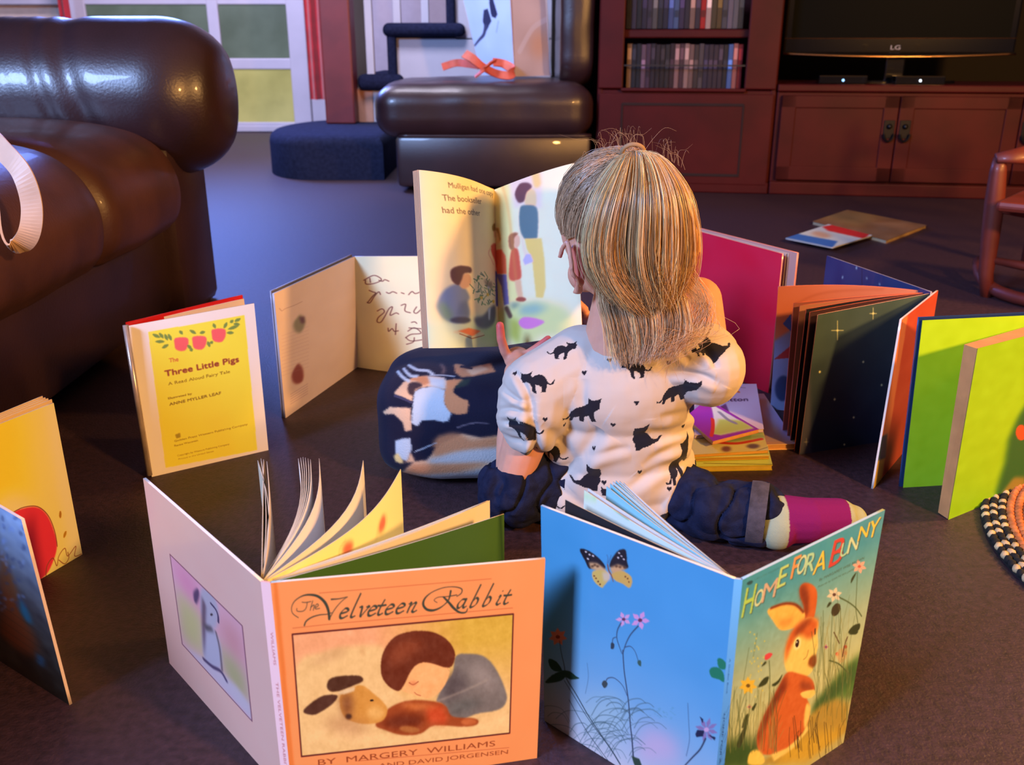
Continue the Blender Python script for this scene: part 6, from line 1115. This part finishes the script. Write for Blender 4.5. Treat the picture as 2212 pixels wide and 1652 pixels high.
# ================================================================ hair
M_HAIR = mat('blonde_hair', rough=.34, attr='Col', spec=1.0); M_HAIR.node_tree.nodes['Principled BSDF'].inputs['Anisotropic'].default_value = .5
def strands(name, lines, r, parent, cols, taper=.45):
    """lines: (n, k, 3) polylines turned into thin three sided tubes in one mesh"""
    L = np.asarray(lines); n, k, _ = L.shape; T = np.gradient(L, axis=1); T /= np.linalg.norm(T, axis=2, keepdims=True)+1e-9
    ref = np.array([.3, -.8, .5]); ref = ref/np.linalg.norm(ref); A = np.cross(T, ref); A /= np.linalg.norm(A, axis=2, keepdims=True)+1e-9; Bn = np.cross(T, A)
    w = (1-(1-taper)*np.linspace(0, 1, k)**2)[None, :, None]*np.asarray(r).reshape(-1, 1, 1); V = np.stack([L+w*(A*math.cos(a)+Bn*math.sin(a)) for a in (0, 2.094, 4.189)], 2).reshape(-1, 3)
    b = (np.arange(n)[:, None]*k+np.arange(k-1)[None]).ravel()*3; F = np.concatenate([np.stack([b+j, b+(j+1) % 3, b+3+(j+1) % 3, b+3+j], -1) for j in range(3)])
    return obj(name, V, F, M_HAIR, parent, True, cols=np.repeat(np.asarray(cols), k*3, axis=0))
def tint(n, base, var=.35, dk=.3):
    m = np.clip(RNG.normal(1, var, n), .35, 1.9)[:, None]; b = np.tile(np.asarray(base), (n, 1))*m; q = RNG.random(n) < dk; b[q] *= np.array([.42, .34, .30]); return np.clip(b, .01, .85)
blond = s2l((.78, .64, .50)); HM = np.array(HR); Hc = np.array(HC)
tie = U(1368, 330, 1.125); rad = np.array([.0735, .0905, .0825])
def onhead(dirs, lift): d = dirs/np.linalg.norm(dirs, axis=-1, keepdims=True); return Hc+(d*(rad+lift)) @ HM.T
tdir = (np.array(tie)-Hc) @ HM/rad; tdir /= np.linalg.norm(tdir)
# scalp cap
B = MB(); 
bm = bmesh.new(); bmesh.ops.create_uvsphere(bm, u_segments=48, v_segments=32, radius=1); bm.verts.index_update()
keep = []
P = np.array([v.co for v in bm.verts]); face_ok = []
for f in bm.faces:
    c = f.calc_center_median(); 
    hz_ = .45 if c.y > .6 else (-.02+.47*max(0, c.y)/.6 if c.y > 0 else -.02-.50*min(1, (-c.y/.75)**1.5))
    if c.z < hz_-.02: continue
    face_ok.append([v.index for v in f.verts])
bm.free(); Vc = Hc+(P*(rad+.0008)) @ HM.T; obj('scalp_hair', Vc, face_ok, M_HAIR, girl, True, cols=np.tile(blond*.45, (len(Vc), 1)))
# combed hair from the hairline to the tie
n = 22000; ang_ = RNG.random(n)*2*math.pi; st0 = []
def hairline(a):   # a: around the head, 0 = right, pi/2 = front
    x, y = math.cos(a), math.sin(a); z = .45 if y > .6 else (-.02+.47*max(0, y)/.6 if y > 0 else -.02-.50*min(1, (-y/.75)**1.5)); return np.array([x*math.sqrt(max(.02, 1-z*z)), y*math.sqrt(max(.02, 1-z*z)), z])
lines = []; k = 15
hl = np.array([hairline(a) for a in ang_]); s0 = RNG.random(n)**1.3*.72; t = np.linspace(0, 1, k)
def slerp(a, b, t):
    d = np.clip((a*b).sum(-1, keepdims=True), -1, 1); o_ = np.arccos(d); so_ = np.sin(o_)+1e-6; return (np.sin((1-t)*o_)*a+np.sin(t*o_)*b)/so_
hl /= np.linalg.norm(hl, axis=1, keepdims=True); st_d = slerp(hl, np.tile(tdir, (n, 1)), s0[:, None])+RNG.normal(0, .03, (n, 3)); st_d /= np.linalg.norm(st_d, axis=1, keepdims=True)
D = np.stack([slerp(st_d, tdir[None]+RNG.normal(0, .035, (n, 3)), tt) for tt in t], 1)
clump = np.sin(ang_*23)*.0016+np.sin(ang_*57+1)*.0009+RNG.normal(0, .0009, n)
lift = (.0015+.0065*np.sin(math.pi*np.clip(t, 0, 1))**.7)[None, :, None]+clump[:, None, None]*np.sin(math.pi*t)[None, :, None]
L = onhead(D, lift); jit = RNG.normal(0, .0012, (n, 1, 3))*np.sin(math.pi*t)[None, :, None]; L = L+jit
cl = tint(n, blond, .2, .10); cl *= (1+.25*np.sin(ang_*31))[:, None]; strands('combed_hair', L, np.full(n, .00034), girl, np.clip(cl, .01, .85))
# ponytail: guide locks given by photo pixels and distance
G = [ [(1361, 330, 1.125), (1342, 345, 1.10), (1318, 390, 1.085), (1298, 455, 1.075), (1286, 520, 1.07), (1290, 570, 1.068), (1306, 605, 1.066), (1330, 632, 1.066), (1352, 655, 1.066)],
      [(1364, 328, 1.12), (1350, 343, 1.09), (1328, 395, 1.07), (1306, 460, 1.058), (1294, 525, 1.052), (1300, 575, 1.05), (1320, 615, 1.052), (1344, 645, 1.056), (1370, 668, 1.06)],
      [(1368, 326, 1.12), (1362, 343, 1.085), (1350, 400, 1.06), (1334, 470, 1.05), (1326, 540, 1.048), (1334, 595, 1.05), (1356, 635, 1.054), (1380, 665, 1.06), (1400, 690, 1.064)],
      [(1374, 326, 1.12), (1386, 340, 1.085), (1394, 400, 1.055), (1394, 470, 1.042), (1392, 540, 1.04), (1398, 590, 1.044), (1408, 625, 1.05), (1416, 650, 1.056), (1420, 672, 1.06)],
      [(1378, 326, 1.12), (1408, 336, 1.088), (1434, 390, 1.062), (1446, 460, 1.05), (1446, 530, 1.048), (1440, 580, 1.05), (1434, 615, 1.054), (1430, 645, 1.058), (1428, 668, 1.06)],
      [(1380, 328, 1.125), (1424, 340, 1.098), (1464, 395, 1.08), (1486, 465, 1.07), (1494, 530, 1.068), (1488, 580, 1.07), (1470, 618, 1.070), (1450, 645, 1.068), (1436, 668, 1.066)] ]
GP = np.array([cr([U(*p) for p in g], 3) for g in G]); m_, kk, _ = GP.shape
def tail(n, spread, back, r, name, base, var, dk, endcut=0., cn=3.4):
    a = RNG.random(n)*(m_-1); i = np.minimum(a.astype(int), m_-2); f = (a-i)[:, None, None]; L = GP[i]*(1-f)+GP[i+1]*f
    s = np.linspace(0, 1, kk); ac = np.clip((np.round(a*cn+RNG.normal(0, .12, n))/cn), 0, m_-1.001); ic = ac.astype(int); fc = (ac-ic)[:, None, None]; Lc = GP[ic]*(1-fc)+GP[ic+1]*fc; kc = (.62*s**.8)[None, :, None]; L = L*(1-kc)+Lc*kc; ph = RNG.random((n, 1))*6.28; off = RNG.normal(0, 1, (n, 3)); env = np.minimum(1, s*3.2)[None, :, None]*spread*(1+.8*s[None, :, None]**3)
    L = L+off[:, None, :]*np.array([1, .55, .35])*env; L[:, :, 1] += (back*RNG.random((n, 1))*np.minimum(1, s*4)[None])
    L[:, :, 1] += (.016*np.exp(-((a-2.45)/.30)**2)*(m_ == 6))[:, None]*np.sin(math.pi*s)[None]; q = np.round(a*7)/7; L[:, :, 0] += .0022*np.sin(q[:, None]*9+s[None]*5)*s[None]; L[:, :, 0] += .0015*np.sin(ph+s[None]*9)*s[None]**2
    end = 1-endcut*RNG.random(n)
    S_ = np.linspace(0, 1, kk)[None]*end[:, None]*(kk-1); i0 = np.minimum(S_.astype(int), kk-2); fr_ = (S_-i0)[..., None]; R_i = np.arange(n)[:, None]; L = L[R_i, i0]*(1-fr_)+L[R_i, i0+1]*fr_
    c = tint(n, base, var, dk)*(1+.5*np.sin(a*9+.5)*np.sin(a*4+1)+.4*np.sin(a*21.4))[:, None]*(1-.82*np.exp(-((a-2.45)/.24)**2)*(m_ == 6))[:, None]; strands(name, L, np.full(n, r), girl, np.clip(c, .008, .85))  # clump shadows and the dark gap between locks are put into strand colour
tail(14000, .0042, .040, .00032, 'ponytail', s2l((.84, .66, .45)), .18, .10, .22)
tail(1800, .0075, .03, .0003, 'loose_ponytail_strands', s2l((.88, .74, .54)), .2, .05, .38)
# wisps at the nape, over the right shoulder and fly-aways on top
G2 = [ [(1292, 560, 1.10), (1298, 640, 1.088), (1314, 700, 1.080), (1326, 755, 1.072), (1340, 795, 1.064)], [(1326, 570, 1.09), (1338, 640, 1.080), (1354, 700, 1.072), (1366, 752, 1.066), (1368, 790, 1.060)],
       [(1370, 580, 1.085), (1384, 645, 1.074), (1396, 700, 1.066), (1398, 748, 1.062), (1390, 786, 1.057)], [(1415, 590, 1.08), (1430, 645, 1.070), (1438, 700, 1.064), (1432, 742, 1.060), (1416, 778, 1.055)], [(1462, 590, 1.085), (1474, 640, 1.074), (1484, 690, 1.066), (1476, 732, 1.060), (1450, 768, 1.055)] ]
GP = np.array([cr([U(*p) for p in g], 4) for g in G2]); m_, kk, _ = GP.shape
tail(3600, .0034, .006, .00028, 'nape_hair', s2l((.80, .64, .48)), .2, .15, .42, 5)
W = []
for i in range(110):
    a = RNG.random(); W.append(cr([U(1478+20*RNG.normal(0, .5), 560+80*a, 1.07), U(1520+RNG.normal(0, 12), 640+40*a, 1.07), U(1505+RNG.normal(0, 26), 700+30*a, 1.065), U(1470+RNG.normal(0, 24), 745+RNG.normal(0, 16), 1.055), U(1440+RNG.normal(0, 26), 770+RNG.normal(0, 20), 1.055)], 4))
strands('curly_wisps', np.array(W), np.full(len(W), .00026), girl, tint(len(W), s2l((.8, .6, .4)), .2, .1))
W = []
for i in range(60):
    a = RNG.random(); x = 1250+230*a; y = 345-48*math.sin(math.pi*a); dx_ = RNG.normal(0, 26); W.append(cr([U(x, y+22, 1.15), U(x+dx_*.3, y-6*RNG.random(), 1.15), U(x+dx_*.7, y-6-22*RNG.random()**2, 1.15), U(x+dx_*1.1, y-6-16*RNG.random(), 1.15)], 4))
strands('flyaway_hair', np.array(W), np.full(len(W), .00011), girl, tint(len(W), s2l((.8, .66, .5)), .2, .1))
e = MB(); e.tube([np.array(tie)+np.array([.013*math.cos(a), .004-.006*math.sin(a), .010*math.sin(a)]) for a in np.linspace(0, 2*math.pi, 20)], .0028, 8, cap=False); e.build('hair_tie', mat('hair_tie_elastic', (.62, .50, .36), rough=.7), girl, True)
# ================================================================ animal print pillow
pc_ = np.array([-.052, 1.352, .086]); rr_ = np.array([.152, .135, .086])
bm = bmesh.new(); bmesh.ops.create_cube(bm, size=2); bmesh.ops.subdivide_edges(bm, edges=bm.edges[:], cuts=110, use_grid_fill=True); P = np.array([v.co for v in bm.verts]); bm.verts.index_update(); F = np.array([[v.index for v in f.verts] for f in bm.faces]); bm.free()
e_ = 4.2; nrm = (np.abs(P)**e_).sum(1)**(1/e_); P = P/nrm[:, None]; P[:, 2] *= 1-.10*(P[:, 0]**2+P[:, 1]**2)
V = pc_+P*rr_; V = V+np.array([np.array(mnoise.noise_vector(Vector(p*14)))*.004 for p in V]); V[:, 2] = np.maximum(V[:, 2], .002)
nd = -ray(955, 925); nd /= np.linalg.norm(nd); rt = np.cross([0, 0, 1], -nd)*-1; rt = np.cross(nd, [0, 0, 1])*-1; rt /= np.linalg.norm(rt); up_ = np.cross(rt, -nd); up_ = up_ if up_[2] > 0 else -up_
if rt[0] < 0: rt = -rt
hw_, hh_ = .19, .15; cen = pc_+nd*.09; co = [cen-rt*hw_+up_*hh_, cen+rt*hw_+up_*hh_, cen+rt*hw_-up_*hh_, cen-rt*hw_-up_*hh_]
k2 = zz(800, 740, 4.5875); nv = rgb(26, 22, 38); tan_ = rgb(206, 148, 116); lt2 = rgb(172, 164, 172); org = rgb(186, 112, 76)
cv = Canvas(co, 420, 340, nv); cv.mottle(.01, 12)
cv.poly(k2([(300, 1300), (440, 1170), (560, 1160), (700, 1000), (900, 900), (1100, 940), (1260, 920), (1500, 900), (1500, 1700), (300, 1700)]), tan_, soft=2)
cv.poly(k2([(640, 960), (760, 900), (880, 900), (1000, 960), (1250, 930), (1250, 1040), (1000, 1060), (800, 1090), (640, 1130)]), org, soft=4, a=.9, smooth=True); cv.poly(k2([(560, 1170), (800, 1090), (1050, 1050), (1300, 1040), (1300, 1160), (1000, 1190), (700, 1200)]), lt2, soft=4, a=.8, smooth=True); cv.poly(k2([(420, 1210), (800, 1195), (1150, 1185), (900, 1270), (560, 1330), (320, 1300)]), org, soft=4, a=.8)
cv.poly(k2([(310, 1330), (500, 1320), (900, 1290), (1250, 1220), (1300, 1700), (300, 1700)]), lt2, soft=4); cv.poly(k2([(430, 1130), (480, 1080), (640, 1030), (600, 1110), (450, 1165)]), nv, soft=1.2); cv.line(k2([(440, 1080), (560, 1030), (650, 990)]), 2, lt2)
cv.poly(k2([(440, 490), (520, 450), (640, 440), (740, 480), (740, 620), (800, 700), (770, 780), (720, 790), (640, 770), (520, 770), (470, 830), (412, 800)]), lt2, soft=1.2)
cv.poly(k2([(740, 480), (760, 380), (900, 370), (920, 400), (850, 440), (820, 500), (900, 560), (960, 590), (950, 690), (900, 715), (800, 700), (735, 610)]), org, soft=1.2, smooth=True); cv.poly(k2([(900, 380), (1000, 350), (960, 430), (830, 470), (860, 420)]), rgb(44, 48, 44), soft=2, a=.9)
cv.poly(k2([(240, 500), (330, 390), (440, 340), (560, 330), (720, 350), (760, 380), (740, 480), (640, 440), (500, 450), (430, 500), (425, 590), (330, 550), (250, 520)]), tan_, soft=1.4); cv.poly(k2([(560, 330), (740, 360), (740, 470), (600, 440)]), lt2, soft=3); cv.poly(k2([(380, 370), (450, 330), (560, 330), (590, 400), (540, 430), (450, 380)]), org, soft=2)
cv.poly(k2([(385, 410), (470, 395), (520, 430), (450, 470), (430, 530), (380, 500)]), rgb(60, 40, 44), soft=1.5, smooth=True); cv.line(k2([(250, 530), (330, 560), (420, 600)]), 5, rgb(60, 50, 70))
for s_ in ([(260, 270), (320, 340), (380, 380)], [(320, 240), (390, 320), (460, 330)], [(370, 200), (460, 260), (560, 270), (620, 310)]): cv.line(k2(s_), 7, lt2, soft=1)
cv.line(k2([(600, 320), (720, 325), (830, 340)]), 2.2, lt2); cv.line(k2([(700, 200), (730, 250), (720, 300)]), 6, rgb(140, 100, 90), a=.7, soft=2); cv.poly(k2([(830, 200), (900, 200), (960, 250), (1200, 190), (1240, 290), (1010, 340), (900, 350), (840, 300)]), org, soft=1.6); cv.poly(k2([(940, 270), (1100, 220), (1180, 260), (1010, 330)]), tan_, soft=2); cv.line(k2([(900, 230), (1000, 250)]), 5, rgb(50, 30, 40))
cv.poly(k2([(120, 690), (200, 640), (410, 650), (415, 870), (350, 880), (330, 790), (240, 710), (150, 715)]), tan_, soft=1.4); cv.poly(k2([(250, 970), (320, 950), (400, 940), (415, 1050), (370, 1170), (320, 1160), (250, 1100)]), lt2, soft=1.4); cv.poly(k2([(230, 1120), (280, 1090), (330, 1180), (310, 1200), (250, 1180)]), rgb(220, 170, 110), soft=1.6); cv.poly(k2([(400, 1080), (440, 1150), (440, 1180), (330, 1190), (370, 1160)]), tan_, soft=2); cv.line(k2([(860, 840), (1000, 800), (1150, 800)]), 3, rgb(110, 90, 100), a=.8)
q = V-co[0]; uu = (q @ (co[1]-co[0]))/((co[1]-co[0]) @ (co[1]-co[0])); vv = (q @ (co[3]-co[0]))/((co[3]-co[0]) @ (co[3]-co[0])); lin_ = cv.lin((.80, .62, .62)); xi = np.clip((uu*cv.W).astype(int), 0, cv.W-1); yi = np.clip((vv*cv.H).astype(int), 0, cv.H-1); C = lin_[yi, xi]
o = obj('pillow', V, F, mat('printed_fleece', rough=.95, attr='Col', bump=.3, bscale=400, sheen=.05, spec=.1), None, True, cols=C)
props(o, 'navy, tan and white animal print pillow on the carpet left of the girl', 'pillow')
